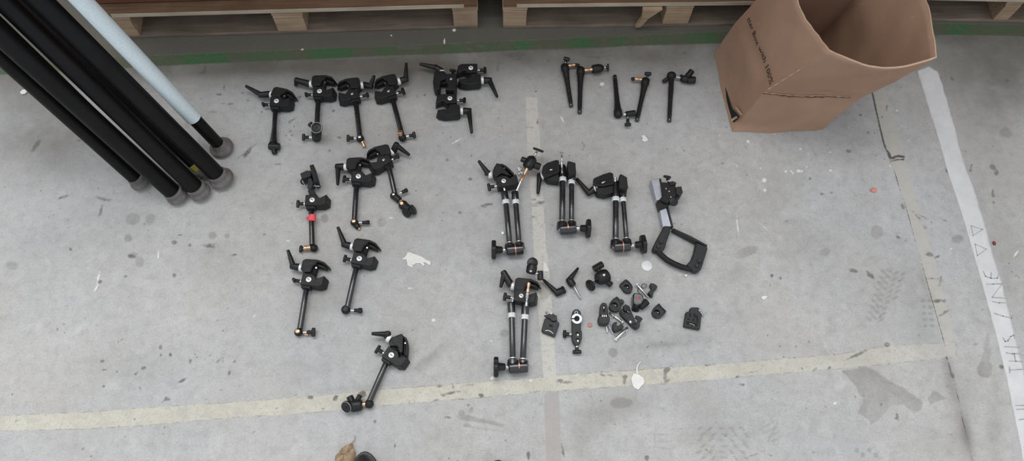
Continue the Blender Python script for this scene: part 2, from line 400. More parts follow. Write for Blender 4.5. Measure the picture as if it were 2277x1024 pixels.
    for k in range(9):
        yy = 600+k*13; xc = 1985-k*4.2
        for q, dx in enumerate((-20, -7, 8, 22)):
            if k > 4 and q == 3: continue
            bar(xc+dx, yy+(5 if dx > 0 else 0)+abs(dx)*.2, 17, 7, 32 if dx < 0 else -32)
    for k in range(5):
        for dx in (0, 15): bar(2052+dx+k*1.5, 668+k*14, 11, 8, 5)
    for k in range(6):
        for q in range(5): bar(1555+q*24+(k % 2)*8, 952+k*13, 15, 6, 40 if q > 2 else (-30 if q < 2 else 0))
    for k in range(4):
        bar(1705+k*5, 945+k*11, 34-k*3, 3.5, -28); bar(1728-k*6, 940+k*12, 5, 13, 10)
    for k in range(3): bar(1470+k*3, 965+k*15, 34, 3.5, 5); bar(1455, 975, 3.5, 28, 0)
    for k in range(4): bar(1905+k*14, 1000+(k % 2)*10, 10, 12, 10)
    put('a_tread', tr)
    # --- white flecks
    wh = BIG.copy()
    for x, y, r in ((252,230,9),(97,198,5),(193,362,5),(320,375,5),(457,392,7),(484,392,6),(494,401,6),(525,390,9),(544,390,7),(340,440,12),(343,494,8),(700,387,7),(698,287,5),(570,368,5),(537,270,6),(580,298,4),(1022,362,5),(395,190,5),(738,974,5)):
        wh = np.minimum(wh, dblob(1560+.41*x, 220+.41*y, .41*r))
    for x, y, rx, ry, a in ((1339,187,5,4,0),(1250,265,2,9,-30),(1016,313,12,1.5,-30),(2115,553,2,2,0),(2259,564,2,8,35),(566,702,3,2,0),(200,882,3,2,0),(964,711,4,4,0),(1375,621,2,2,0),(1513,611,10,1,0),(1640,500,1.5,26,-6),(878,175,9,2,-5),(1092,847-90,2,2,0),(1857,895,4,3,-30),(1620,470,7,1.2,20),(218,618,2,14,15),(2020,312,2,2,0),(1995,245,3,2,0),(352,565,2,10,0),(912,640,6,2,0),(640,535,4,2,0),(870,484,4,2,0),(214,640,9,2,-60),(1094,840,4,4,0),(672,110,3,2,0),(870,79,2,2,0),(988,92,2,6,0),(1010,67,4,3,0),(1700,505,18,1,40),(1180,845,3,3,0)):
        wh = np.minimum(wh, dblob(x, y, rx, ry, a))
    put('a_white', wh)
    # --- broad soft dirt, with the poles' shade painted at the upper left
    sf = np.zeros(U.shape)
    def soft(x, y, rx, ry, k, ang=0):
        nonlocal sf
        a = math.radians(ang); u = (U-x)*math.cos(a)+(V-y)*math.sin(a); v = -(U-x)*math.sin(a)+(V-y)*math.cos(a)
        sf = sf + k*np.exp(-(u/rx)**2-(v/ry)**2)
    for t in ((1380,900,75,26,.35,-5),(1330,930,50,30,.3),(1170,620,60,40,.12),(720,660,60,40,.3,-30),(860,320,160,60,.2),(780,145,150,22,1.2),(950,148,130,22,1.0),(600,150,100,16,.9),(450,160,90,18,.7),(1180,132,90,18,.7),(1450,125,110,22,.6),(850,190,200,30,.4),(1300,160,120,25,.3),(120,310,150,80,.75),(60,200,60,60,.5),(250,480,120,60,.2),(100,540,70,40,.15),(300,820,90,35,.15),(690,820,60,30,.15),(1640,700,45,24,.15),(1800,540,60,30,.2),(2200,330,80,180,.15),(2230,590,50,80,.25),(2140,910,30,100,.3),(2090,980,60,40,.15),(2210,950,20,90,.3),(2040,690,26,120,.3,-16),(2112,840,12,60,.6,-14),(2150,970,12,50,.5,-12),(2060,640,10,60,.3,-16),(1450,770,60,10,.25,-5),(1530,750,50,12,.3),(1490,765,60,6,.3),(1740,230,120,40,.3),(2180,170,150,120,.45),(2250,150,100,120,.3),(1300,235,70,40,.15),(1640,610,30,20,.2),(480,560,50,16,.2),(585,455,30,14,.2),(800,860,130,6,.2,-5),(930,520,120,90,.08),(1290,980,35,40,.25),(960,800,50,8,.25,-40),(970,780,40,6,.25,-45),(930,810,30,6,.25,-40),(1135,500,90,40,.1),(1410,730,30,20,.1),(1590,960,70,36,.25),(1570,910,40,16,.15)):
        soft(*t)
    put('a_soft', sf)

    t = NT('concrete_floor'); c = t.co()
    fine = t.noise(c, 420, 3, .6); mid = t.noise(c, 34, 5, .6); big = t.noise(c, 3.2, 7, .62, .4); cloud = t.noise(c, 9, 6, .6, .3)
    tint = t.noise(c, 2.1, 3, .5)
    edge = t.noise(c, 160, 4, .65); flake = t.noise(c, 70, 6, .62, .3); edge2 = t.noise(c, 45, 3, .6)
    col = t.mix(t.rng(big, .32, .68), (.435,.432,.418), (.585,.59,.59))
    col = t.mix(t.rng(cloud, .35, .7, 0, .45), col, (.64,.642,.638))
    col = t.mix(t.rng(tint, .42, .6, 0, .6), col, (.50,.525,.55))
    col = t.mix(t.rng(t.noise(c, 5, 5, .6, .2), .5, .75, 0, .35), col, (.43,.40,.365))
    col = t.mix(t.rng(mid, .35, .7, .35, 0), col, (.37,.37,.363))
    col = t.mix(t.rng(t.noise(c, 75, 4, .6), .60, .70, 0, .38), col, (.29,.29,.283))
    scf = t.noise(t.mapping(c, (6, 50, 1), (0, 0, .6)), 3.0, 4, .6, .5)
    col = t.mix(t.math('MULTIPLY', t.rng(scf, .62, .72, 0, .35), t.rng(cloud, .45, .6)), col, (.36,.345,.325))
    col = t.mix(t.rng(t.noise(c, 15, 6, .7, .5), .55, .72, 0, .4), col, (.35,.34,.325))
    col = t.mix(t.rng(t.noise(c, 1.7, 4, .55, .4), .5, .64, 0, .4), col, (.545,.52,.50))
    grit = t.noise(c, 260, 3, .7)
    col = t.mix(t.rng(grit, .32, .50, .30, 0), col, (.25,.245,.235))
    col = t.mix(t.rng(grit, .56, .72, 0, .35), col, (.72,.72,.71))
    m2 = t.noise(c, 48, 6, .68, .2)
    col = t.mix(t.rng(m2, .33, .52, .32, 0), col, (.30,.292,.28))
    col = t.mix(t.rng(t.noise(c, 21, 7, .7, .4), .56, .68, 0, .28), col, (.70,.70,.69))
    def mask(sdf, amp=3.0, softness=1.2, nz=None, bias=0.0):
        v = t.math('SUBTRACT', t.math('MULTIPLY', t.math('SUBTRACT', nz or edge, .5), amp*2), t.attr(sdf))
        v = t.math('ADD', v, bias)
        return t.math('ADD', t.math('DIVIDE', v, softness), .5, clamp=True)
    # soft dirt and the painted shade of the poles
    col = t.mix(t.math('MULTIPLY', t.attr('a_soft'), t.rng(cloud, .3, .6, .5, 1.2), clamp=True), col, (.20,.19,.175))
    # dirty margin and grime, both coloured darker for shade by the pallets
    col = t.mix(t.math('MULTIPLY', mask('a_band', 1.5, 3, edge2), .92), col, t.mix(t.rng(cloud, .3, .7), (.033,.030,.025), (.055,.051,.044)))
    gr = t.math('MULTIPLY', t.math('POWER', t.attr('a_grimeshade'), 1.35), t.rng(t.noise(c, 7, 6, .65, .3), .25, .6, .55, 1.05), clamp=True)
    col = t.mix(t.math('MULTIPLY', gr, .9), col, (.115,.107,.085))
    # green line
    gm = mask('a_grn', 3, 2.5)
    gf = t.math('MULTIPLY', t.attr('a_grnfull'), t.rng(flake, .25, .6, .2, 1), clamp=True)
    gcol = t.mix(gf, (.085,.09,.055), (.022,.125,.032))
    col = t.mix(t.math('MULTIPLY', gm, t.rng(flake, .25, .6, .85, 1)), col, gcol)
    # faded strip, painted stripes
    col = t.mix(t.math('MULTIPLY', mask('a_fade', 5, 4, edge2), t.rng(flake, .3, .6, .2, .75)), col, (.53,.51,.44))
    col = t.mix(t.math('MULTIPLY', mask('a_taupe', 2, 2), .62), col, (.40,.37,.35))
    ycol = t.mix(t.rng(cloud, .35, .65), (.545,.525,.43), (.66,.645,.55))
    ycol = t.mix(t.rng(fine, .3, .7, 0, .35), ycol, (.70,.67,.60))
    ycol = t.mix(t.rng(t.noise(c, 120, 4, .65), .54, .66, 0, .55), ycol, (.44,.41,.355))
    ycol = t.mix(t.rng(t.noise(c, 26, 6, .68, .3), .50, .68, 0, .55), ycol, (.47,.445,.40))
    ycol = t.mix(t.rng(grit, .32, .48, .35, 0), ycol, (.33,.31,.27))
    ym = t.math('MULTIPLY', mask('a_yel', 4.5, 2.0), t.attr('a_yworn'))
    col = t.mix(t.math('MULTIPLY', ym, t.rng(flake, .36, .48, .35, .95)), col, ycol)
    # thin dark rim where the stripe's edge has lifted
    rim = t.math('SUBTRACT', 1, t.math('DIVIDE', t.math('ABSOLUTE', t.math('ADD', t.attr('a_yel'), t.math('MULTIPLY', t.math('SUBTRACT', edge, .5), 6))), 1.6), clamp=True)
    col = t.mix(t.math('MULTIPLY', rim, t.rng(edge2, .45, .6, 0, .6)), col, (.20,.185,.165))
    cm = mask('a_cen', 3.5, 1.5)
    ccol = t.mix(t.rng(fine, .3, .7), (.55,.535,.49), (.67,.655,.61))
    ccol = t.mix(t.rng(t.noise(c, 110, 4, .65), .54, .66, 0, .6), ccol, (.42,.40,.37))
    col = t.mix(t.math('MULTIPLY', cm, t.rng(flake, .36, .43, .35, 1)), col, ccol)
    # damp patches, tread, spots, cracks, flecks
    col = t.mix(t.math('MULTIPLY', mask('a_wet', 4, 4, edge2), t.rng(t.noise(c, 11, 5, .6), .3, .65, .2, .48)), col, (.16,.15,.14))
    col = t.mix(t.math('MULTIPLY', mask('a_tread', 3.2, 3), .34), col, (.17,.17,.17))
    col = t.mix(t.math('MULTIPLY', mask('a_dark', 4.5, 2.2, t.noise(c, 95, 5, .68)), t.rng(edge2, .3, .6, .4, .85)), col, (.12,.115,.11))
    ckm = mask('a_crk', 1.6, 1.2)
    col = t.mix(t.math('MULTIPLY', ckm, .88), col, (.05,.048,.045))
    col = t.mix(mask('a_white', 2.2, 1.2), col, (.80,.80,.77))
    col = t.mix(t.rng(fine, .3, .7, .16, 0), col, (.26,.26,.26))
    # tiny pits and specks
    vo = t.n('ShaderNodeTexVoronoi'); vo.inputs['Scale'].default_value = 46; t.l(c, vo.inputs['Vector'])
    pit = t.math('MULTIPLY', t.rng(vo.outputs['Distance'], .06, .13, 1, 0), t.rng(t.noise(c, 14, 2), .53, .60))
    col = t.mix(t.math('MULTIPLY', pit, .6), col, (.14,.135,.13))
    vo2 = t.n('ShaderNodeTexVoronoi'); vo2.inputs['Scale'].default_value = 30; t.l(c, vo2.inputs['Vector'])
    wsp = t.math('MULTIPLY', t.rng(vo2.outputs['Distance'], .03, .06, 1, 0), t.rng(t.noise(c, 17, 2), .62, .64))
    col = t.mix(t.math('MULTIPLY', wsp, .7), col, (.7,.7,.68))
    h = t.math('ADD', t.math('MULTIPLY', fine, .5), t.math('MULTIPLY', mid, .8))
    h = t.math('ADD', h, t.math('MULTIPLY', ym, t.math('MULTIPLY', flake, .6)))
    h = t.math('SUBTRACT', h, t.math('MULTIPLY', ckm, 2.0))
    t.bump(h, .35, .0012)
    t.fin(col, t.rng(big, .3, .7, .62, .8), 0, .3)
    me.materials.append(t.m)
    o = bpy.data.objects.new('floor', me); COL.objects.link(o); o['kind'] = 'structure'
build_floor()

# ------------------------------------------------------------------ white tape with handwriting
def build_tape():
    L = [(2039,157),(2052,200),(2066,246),(2081,290),(2095,338),(2108,385),(2127,440),(2145,497),(2161,550),(2178,610),(2192,660),(2207,715),(2220,765),(2234,820),(2246,875),(2258,935),(2268,985),(2276,1030),(2290,1105)]
    Rr = [(2066,146),(2074,152),(2085,158),(2093,180),(2100,205),(2112,245),(2123,282),(2133,325),(2148,372),(2164,412),(2172,440),(2187,490),(2200,535),(2211,575),(2228,630),(2240,678),(2252,726),(2268,790),(2281,848),(2294,905),(2304,955),(2316,1030),(2330,1105)]
    Lp = [w(x, y, .5) for x, y in L]; Rp = [w(x, y, .5) for x, y in Rr]
    def samp(P, n):
        d = [0]
        for a, b in zip(P[:-1], P[1:]): d.append(d[-1]+(b-a).length)
        out = []
        for i in range(n):
            s = d[-1]*i/(n-1); k = 0
            while k < len(P)-2 and d[k+1] < s: k += 1
            f = (s-d[k])/(d[k+1]-d[k]); out.append(P[k].lerp(P[k+1], f))
        return out
    n = 260; A = samp(Lp, n); B = samp(Rp, n); rnd = random.Random(3)
    bm = BM(); rows = []
    jl = jr = 0
    for i in range(n):
        jl = .8*jl + rnd.uniform(-.0003, .0003); jr = .75*jr + rnd.uniform(-.0007, .0007)
        a = A[i] + Vector((jl, 0, 0)); b = B[i] + Vector((jr, 0, 0))
        rows.append([bm.verts.new(a.lerp(b, k/8) + Vector((0, 0, .0002*math.sin(i*.7+k)))) for k in range(9)])
    for i in range(n-1):
        for k in range(8): bm.faces.new((rows[i][k], rows[i][k+1], rows[i+1][k+1], rows[i+1][k]))
    t = NT('white_floor_tape'); c = t.co()
    n1 = t.noise(c, 18, 6, .6); n2 = t.noise(c, 130, 4, .65)
    col = t.mix(t.rng(n1, .3, .7), (.60,.615,.63), (.72,.73,.74))
    col = t.mix(t.rng(n2, .6, .7, 0, .5), col, (.48,.47,.46))
    t.bump(t.noise(c, 60, 4), .3, .001)
    t.fin(col, .6, 0, .4)
    o = single('floor_tape', bm, t.m, 'long white tape strip with pencilled handwriting stuck to the floor at far right', 'tape', w(2150, 520))
    sol = o.modifiers.new('thick', 'SOLIDIFY'); sol.thickness = .0004; sol.offset = 1
    # pencilled words
    s = .2735
    S = [cr(2080,480,s,[(292,78),(385,108),(308,158),(292,80)]), cr(2080,480,s,[(322,226),(415,268),(342,322),(324,228)]),
         cr(2080,480,s,[(392,450),(408,488),(450,504),(505,504),(520,470)]), cr(2080,480,s,[(455,460),(452,504)]),
         cr(2080,480,s,[(418,552),(470,552),(552,548)]), cr(2080,480,s,[(540,556),(465,655)]), cr(2080,480,s,[(462,660),(575,666)]),
         cr(2080,480,s,[(468,695),(520,704),(572,703)]),
         cr(2080,480,s,[(482,790),(550,812),(620,828),(632,806)])]
    q = .316
    S += [cr(2180,700,q,[(160,160),(175,185),(195,180),(215,150),(235,140),(245,165)]),
          cr(2180,700,q,[(172,222),(280,226)]), cr(2180,700,q,[(182,264),(225,272),(275,270)]), cr(2180,700,q,[(205,322),(295,326)]), cr(2180,700,q,[(238,268),(250,324)]),
          cr(2180,700,q,[(212,386),(300,380)]), cr(2180,700,q,[(206,362),(208,405)]),
          cr(2180,700,q,[(250,636),(306,634)]), cr(2180,700,q,[(258,662),(306,660)]), cr(2180,700,q,[(275,735),(306,730)])]
    for nm, ids in (('triangle_mark', (0,)), ('triangle_mark', (1,)), ('letter_e', (2, 3)), ('letter_n', (4, 5, 6)), ('letter_i', (7,)), ('letter_l', (8,)), ('letter_s', (9,)), ('letter_i', (10,)), ('letter_h', (11, 12, 13)), ('letter_t', (14, 15)), ('letter_e', (16, 17, 18))):
        bm = BM()
        for k in ids:
            P = [w(x, y, 1.15) for x, y in S[k]]; hw = .0007 if k < 2 or k == 5 else .0011
            for a, b in zip(P[:-1], P[1:]):
                d = (b-a).normalized()*.0009; nrm = Vector((-d.y, d.x, 0)).normalized()*hw
                bm.faces.new([bm.verts.new(v) for v in (a-d-nrm, b+d-nrm, b+d+nrm, a-d+nrm)])
        part(nm, bm, 'pencil', o, label='pencilled mark')
build_tape()

# ================================================================== PALLETS AND CARTONS
def pallet(label, x0, x1, yf, ang, blocks, splinter=False):
    """wooden pallet; front edge at yf, running from x0 to x1"""
    rot = Matrix.Rotation(math.radians(ang), 3, 'Z'); O = Vector((x0, yf, 0))
    t = thing('wooden_pallet', label, 'pallet', O, 'wooden pallets behind the green line')
    L = x1-x0
    def B(name, x, y, z, sx, sy, sz, mat, lab=None, par=None):
        bm = BM(); boxm(bm, O + rot @ Vector((x+sx/2, y+sy/2, z+sz/2)), (sx, sy, sz), rot)
        return part(name, bm, mat, par or t, 1.2, label=lab)
    for k, y in enumerate((0, .45, .9)):
        B('bottom_board', 0, y, .0005, L, .1, .0095, 'wood_dirty')
        for (bx, bw) in blocks:
            B('block', bx, y, .0102, bw, .1, .0588, 'wood_end' if k == 0 else 'wood')
    for (bx, bw) in blocks: B('stringer_board', bx-.002, .003, .0692, bw+.004, 1.0, .0155, 'wood_end' )
    bm = BM()
    for k in range(7):
        y = .0 + k*.15
        boxm(bm, O + rot @ Vector((L/2, y+.06, .085+.0065)), (L, .12, .012), rot)
    part('deck_boards', bm, 'wood', t, 1.2)
    bm = BM(); boxm(bm, O + rot @ Vector((L/2, -.0008, .0915)), (L-.07, .0016, .0118), rot)
    part('sawn_edge', bm, 'sawn', t, label='pale sawn board edge')
    if splinter:
        bm = BM()
        q = [Vector((L*.365, -.001, .012)), Vector((L*.38, -.001, .013)), Vector((L*.395, -.002, .05)), Vector((L*.425, -.003, .086)), Vector((L*.372, -.003, .086)), Vector((L*.376, -.002, .05))]
        A = [O + rot @ v for v in q]; loft(bm, [v + rot @ Vector((0, -.012, 0)) for v in A], A)
        part('splinter', bm, 'wood_end', t, .8, label='pale split splinter')
    return t
pallet('wooden pallet at the left behind the black poles and white pole', -.992, -.011, 1.286, 1.0, [(0, .072), (.44, .078), (.915, .066)])
pallet('wooden pallet in the middle, left of the cardboard box, with a split block', .058, 1.055, 1.301, -.2, [(0, .063), (.44, .072), (.93, .066)], True)
pallet('wooden pallet at the far right beyond the cardboard box', 1.10, 2.15, 1.312, -2.6, [(0, .07), (.335, .042), (.95, .07)])
def carton(label, x0, x1, y0, y1, z0, z1, ang, seams):
    O = Vector((x0, y0, z0)); rot = Matrix.Rotation(math.radians(ang), 3, 'Z')
    t = thing('stacked_carton', label, 'carton', O, 'brown cartons loaded on the pallets')
    sx, sy, sz = x1-x0, y1-y0, z1-z0
    bm = BM(); boxm(bm, O + rot @ Vector((sx/2, sy/2, sz/2)), (sx, sy, sz), rot); part('carton_body', bm, 'carton', t, 4)
    bm = BM(); boxm(bm, O + rot @ Vector((sx/2, -.0006, sz*.5)), (.05, .0012, sz*.98), rot); part('tape_strip', bm, 'card', t)
    if seams:
        bm = BM(); rnd = random.Random(5)
        for k in range(14):
            xx = .60*sx + k*.0075
            boxm(bm, O + rot @ Vector((xx, -.0005, .022+rnd.uniform(-.002, .002))), (.0035, .0008, rnd.uniform(.004, .008)), rot)
        part('printed_marks', bm, 'ink', t)
carton('large brown carton on the left pallet behind the poles', -1.00, .022, 1.318, 2.2, .0985, 1.95, 1.0, True)
carton('large brown carton on the middle pallet', .030, 1.05, 1.337, 2.2, .0985, 1.95, -.2, False)
carton('large brown carton on the far right pallet', 1.10, 2.12, 1.345, 2.2, .0985, 1.95, -2.6, False)

# ================================================================== OPEN CARDBOARD BOX
def build_box():
    V3 = Vector
    cF = [(0.0, w(1628,293,0)), (.08, w(1641,275,18)), (.47, w(1700,203,165)), (1.0, w(1843,113,350))]
    cR = [(0.0, w(1828,288,0)), (.3, w(1873,249,90)), (.45, w(1908,221,140)), (.72, w(1990,182,245)), (1.0, w(2083,129,350))]
    cB = [(0.0, V3((.875,1.207,0))), (.3, V3((.90,1.2,.1))), (.65, V3((.912,1.19,.24))), (1.0, V3((.975,1.17,.352)))]
    cL = [(0.0, w(1588,118,0)), (.4, w(1634,52,130)), (.68, w(1681,0,230)), (1.0, V3((.69,1.18,.352)))]
    def at(c, v):
        for (a, p), (b, q) in zip(c[:-1], c[1:]):
            if v <= b + 1e-9: return p.lerp(q, (v-a)/(b-a))
        return c[-1][1]
    NU, NV = 16, 26
    def wall(c0, c1, bulge, nrm):
        rows = []
        for j in range(NV+1):
            v = j/NV; a = at(c0, v); b = at(c1, v); r = []
            for i in range(NU+1):
                u = i/NU; p = a.lerp(b, u); s = math.sin(PI*u)
                p = p + nrm*(bulge(u, v)*s + .0022*s*math.sin(v*9+u*4+nrm.x*3)*math.sin(u*7+v*3+nrm.y) + .0012*s*math.sin(v*21-u*13+nrm.y*5))
                r.append(p)
            rows.append(r)
        return rows
    rimf = wall(cF, cR, lambda u, v: .004 - .010*math.exp(-((v-.47)/.05)**2) + .020*max(0, v-.6)/.4, V3((.1, -1, 0)))
    rimr = wall(cR, cB, lambda u, v: .006+.012*v, V3((1, 0, 0)))
    rimb = wall(cB, cL, lambda u, v: .004, V3((0, 1, 0)))
    riml = wall(cL, cF, lambda u, v: .003 - .008*math.exp(-((v-.50)/.05)**2)*(1 if u > .5 else .6) + .010*max(0, v-.5), V3((-1, .1, .15)))
    for j in range(NV+1):                                   # torn, slightly sagging rims
        v = j/NV
        if v > .8:
            k = (v-.8)/.2
            for i in range(NU+1):
                s = math.sin(PI*i/NU)
                rimf[j][i].z -= .016*s*k
                riml[j][i].z -= .010*s*k
    t = thing('cardboard_box', 'crumpled open brown cardboard box standing on the floor in front of the pallets', 'box', w(1728,200,0))
    bm = BM(); rnd = random.Random(11)
    ring = []
    for j in range(NV+1):
        row = []
        for wl in (rimf, rimr, rimb, riml):
            for i in range(NU):
                p = wl[j][i].copy()
                if 0 < j: p += V3((rnd.uniform(-1, 1), rnd.uniform(-1, 1), rnd.uniform(-1, 1)))*.0007
                if j == NV: p.z += rnd.uniform(-.0014, .0014)
                p.z = max(p.z, .0012)
                row.append(bm.verts.new(p))
        ring.append(row)
    n = len(ring[0])
    for j in range(NV):
        for i in range(n): bm.faces.new((ring[j][i], ring[j][(i+1) % n], ring[j+1][(i+1) % n], ring[j+1][i]))
    bm.faces.new(ring[0][::-1])
    o = part('box_walls', bm, 'card', t, 0, 55)
    so = o.modifiers.new('board', 'SOLIDIFY'); so.thickness = .0042; so.offset = -1; so.use_rim = True; so.material_offset_rim = 1
    o.data.materials.append(M['cardedge'])
    # dark handle hole / torn corner with a scrap showing behind it, low on the side towards the photographer
    def onleft(px, py, off=.0016):
        d = (w(px, py, 0) - V3((0, 0, CAMH))); O = V3((0, 0, CAMH))
        a = at(cF, .1); b = at(cL, .1); c = at(cF, .45)
        nn = (b-a).cross(c-a).normalized()
        if nn.x > 0: nn = -nn
        s = (a-O).dot(nn)/d.dot(nn)
        return O + d*s + nn*off, nn
    def flat(pts, th=.0012, off=.006):
        bm = BM(); A = []; B = []
        for x, y in pts:
            p, nn = onleft(x, y, off); p.z = max(p.z, .003); A.append(p - nn*th); B.append(p)
        loft(bm, A, B); return bm
    s = .1269
    part('torn_hole', flat(cr(1590,180,s,[(212,105),(228,140),(250,220),(285,340),(330,480),(400,560),(455,630),(345,742),(290,695),(268,600),(262,540),(230,400),(190,260),(185,180)])), 'void', t, label='dark torn slot')
    part('inner_scrap', flat(cr(1590,180,s,[(310,685),(420,610),(440,640),(335,710)]), .0008, .0076), 'yellowish', t, label='yellowish scrap in the slot')
    part('torn_edge', flat(cr(1590,180,s,[(395,450),(415,455),(480,530),(520,590),(495,590),(450,540)]), .0008, .0072), 'cardedge', t, label='pale torn paper edge')
    # brown printed line of words running along the side
    fc = bpy.data.curves.new('print', 'FONT'); fc.body = 'tter Box with 100%'; fc.size = 1; fc.resolution_u = 2
    fo = bpy.data.objects.new('print_tmp', fc); COL.objects.link(fo)
    dg = bpy.context.evaluated_depsgraph_get(); dg.update()
    me = bpy.data.meshes.new_from_object(fo.evaluated_get(dg))
    bpy.data.objects.remove(fo, do_unlink=True)
    bm = BM(); bm.from_mesh(me); bpy.data.meshes.remove(me)
    bmesh.ops.subdivide_edges(bm, edges=bm.edges, cuts=1)
    xs = [v.co.x for v in bm.verts]; x0, x1 = min(xs), max(xs)
    def onwall(u, v):
        a = v*NV; j = min(int(a), NV-1); b = u*NU; i = min(int(b), NU-1); fa, fb = a-j, b-i
        p = (riml[j][i].lerp(riml[j][i+1], fb)).lerp(riml[j+1][i].lerp(riml[j+1][i+1], fb), fa)
        du = riml[j][i+1]-riml[j][i]; dv = riml[j+1][i]-riml[j][i]; nn = du.cross(dv).normalized()
        return p - nn*.0014 if nn.x > 0 else p + nn*.0014
    for v in bm.verts:
        f = (v.co.x-x0)/(x1-x0)
        v.co = onwall(.10+.87*f, .535 + .03*math.sin(f*2.2) - .035*f + v.co.y*.060)
    part('printed_words', bm, 'ink', t, label='faded brown print')
    # worn crease across the front, a pale line over a dark one
    bm = BM()
    P = [at(cF, .43)]
    def onfront(u, v):
        a = v*NV; j = min(int(a), NV-1); b = u*NU; i = min(int(b), NU-1)
        return rimf[j][i].lerp(rimf[j][i+1], b-i).lerp(rimf[j+1][i].lerp(rimf[j+1][i+1], b-i), a-j) + V3((0, -.0016, .0006))
    pts = [onfront(u/40*.9, .462-.02*math.sin(u*.10)+.0022*math.sin(u*1.3)+.0015*math.sin(u*2.9)) for u in range(0, 41)]
    sweep(bm, pts, [.0005 + .0006*(math.sin(k*1.7)+1)*(.3+.7*(math.sin(k*.6) > 0)) for k in range(41)], 6)
    part('crease', bm, 'cardedge', t, label='pale worn crease')
    bm = BM(); sweep(bm, [onfront(u/40*.9, .450-.02*math.sin(u*.10)+.0022*math.sin(u*1.3)+.0015*math.sin(u*2.9)) for u in range(0, 41)], [.0007 + .0007*(math.sin(k*2.1)+1)*(math.sin(k*.5+2) > -.3) for k in range(41)], 6)
    part('crease_fold', bm, 'cardshade', t, label='dark line of the crease')
    bm = BM(); sweep(bm, [at(cF, .50+.30*k/16) + V3((-.0006-.0004*math.sin(k*2.2), -.0012, .0004)) for k in range(17)], [.0005+.0012*max(0, math.sin(k*1.9)) for k in range(17)], 6)
    part('worn_fold', bm, 'cardedge', t, label='scuffed vertical fold')
build_box()

# ================================================================== POLES
def axis_dir(p, q):
    return (Vector(q)-Vector(p)).normalized()
def pole(label, foot, topx, ztop, r, Rf, length=1.72, wrapped=False, sticker=None, fz=40, ftex='rubber'):
    a = w(foot[0], foot[1], 20); b = w(topx[0], topx[1], ztop); d = axis_dir(a, b)
    base = a - d*((a.z-.006)/d.z); base0 = Vector((base.x, base.y, 0))
    t = thing('telescopic_pole', label, 'pole', base0, 'support poles leaning at the left')
    bm = BM(); lathe(bm, base, base+d, [(10, r-1), (11, r), (length*1000-3, r), (length*1000, r-2)], 32); tb = part('pole_tube', bm, 'pole', t)
    bm = BM()
    fd = (d + Vector((0, 0, .7))).normalized(); f0 = Vector((base.x, base.y, .0006 + (Rf-1)/1000*math.sqrt(max(0, 1-fd.z**2))))
    lathe(bm, f0, f0+fd, [(0, Rf-3), (2.5, Rf), (8, Rf+.3), (11, Rf-1.2), (13, max(Rf-5, r+2.6)), (17, max(Rf-9, r+2.4)), (23, r+2.4), (24.5, r+1.6), (25, r+.4)], 36)
    part('rubber_foot', bm, ftex, t)
    if wrapped:
        q0 = w(436, 269, 130); s0 = (q0-a).dot(d)*1000 + (a-base).length*1000
        bm = BM(); lathe(bm, base+d*(s0/1000), base+d*2, [(0, r+.6), (0.5, r+3.0), (length*1000-s0-40, r+3.2), (length*1000-s0-39, r+.6)], 32)
        part('foam_wrap', bm, 'wrap', t, label='white foam wrap')
    if sticker:
        k, up0, up1 = sticker
        bm = BM(); m = base + d*k
        tocam = (Vector((0, 0, CAMH))-m); e = (tocam - d*tocam.dot(d)).normalized(); f = d.cross(e)
        A = []; B = []
        for s in (0, 1):
            row = [m + d*(s*.026) + (e*math.cos(an) + f*math.sin(an))*((r+.5)/1000) for an in [-.9+.2*i for i in range(10)]]
            (A if s == 0 else B).extend(row)
        a_ = [bm.verts.new(p) for p in A]; b_ = [bm.verts.new(p) for p in B]
        for i in range(9): bm.faces.new((a_[i], a_[i+1], b_[i+1], b_[i]))
        o = part('yellow_label', bm, 'yellowtape', tb, label='small yellow label')
        so = o.modifiers.new('thick', 'SOLIDIFY'); so.thickness = .0004
    return t
pole('pole wrapped in white foam, the rightmost of the leaning poles', (487,322), (181,0), 490, 15.5, 29, wrapped=True)
pole('black pole next to the white-wrapped one, with a wide grey rubber foot', (486,391), (91,0), 490, 20.5, 30)
pole('black pole whose grey foot is third from the right, left of the yellow label', (438,420), (26,20), 478, 20.5, 26)
pole('black pole with the foot nearest the camera of the leaning bundle', (387,429), (36,110), 425, 20.5, 25)
pole('black pole almost hidden behind the pole nearest the camera', (357,398), (85,136), 330, 12.5, 15)
pole('leftmost black leaning pole, with a split grey foot', (304,398), (20,142), 352, 17, 23)
pole('thin black pole between two wider ones, with a small yellow label low on it', (443,380), (42,4), 390, 11.5, 12.2, sticker=(.016, 0, 0))

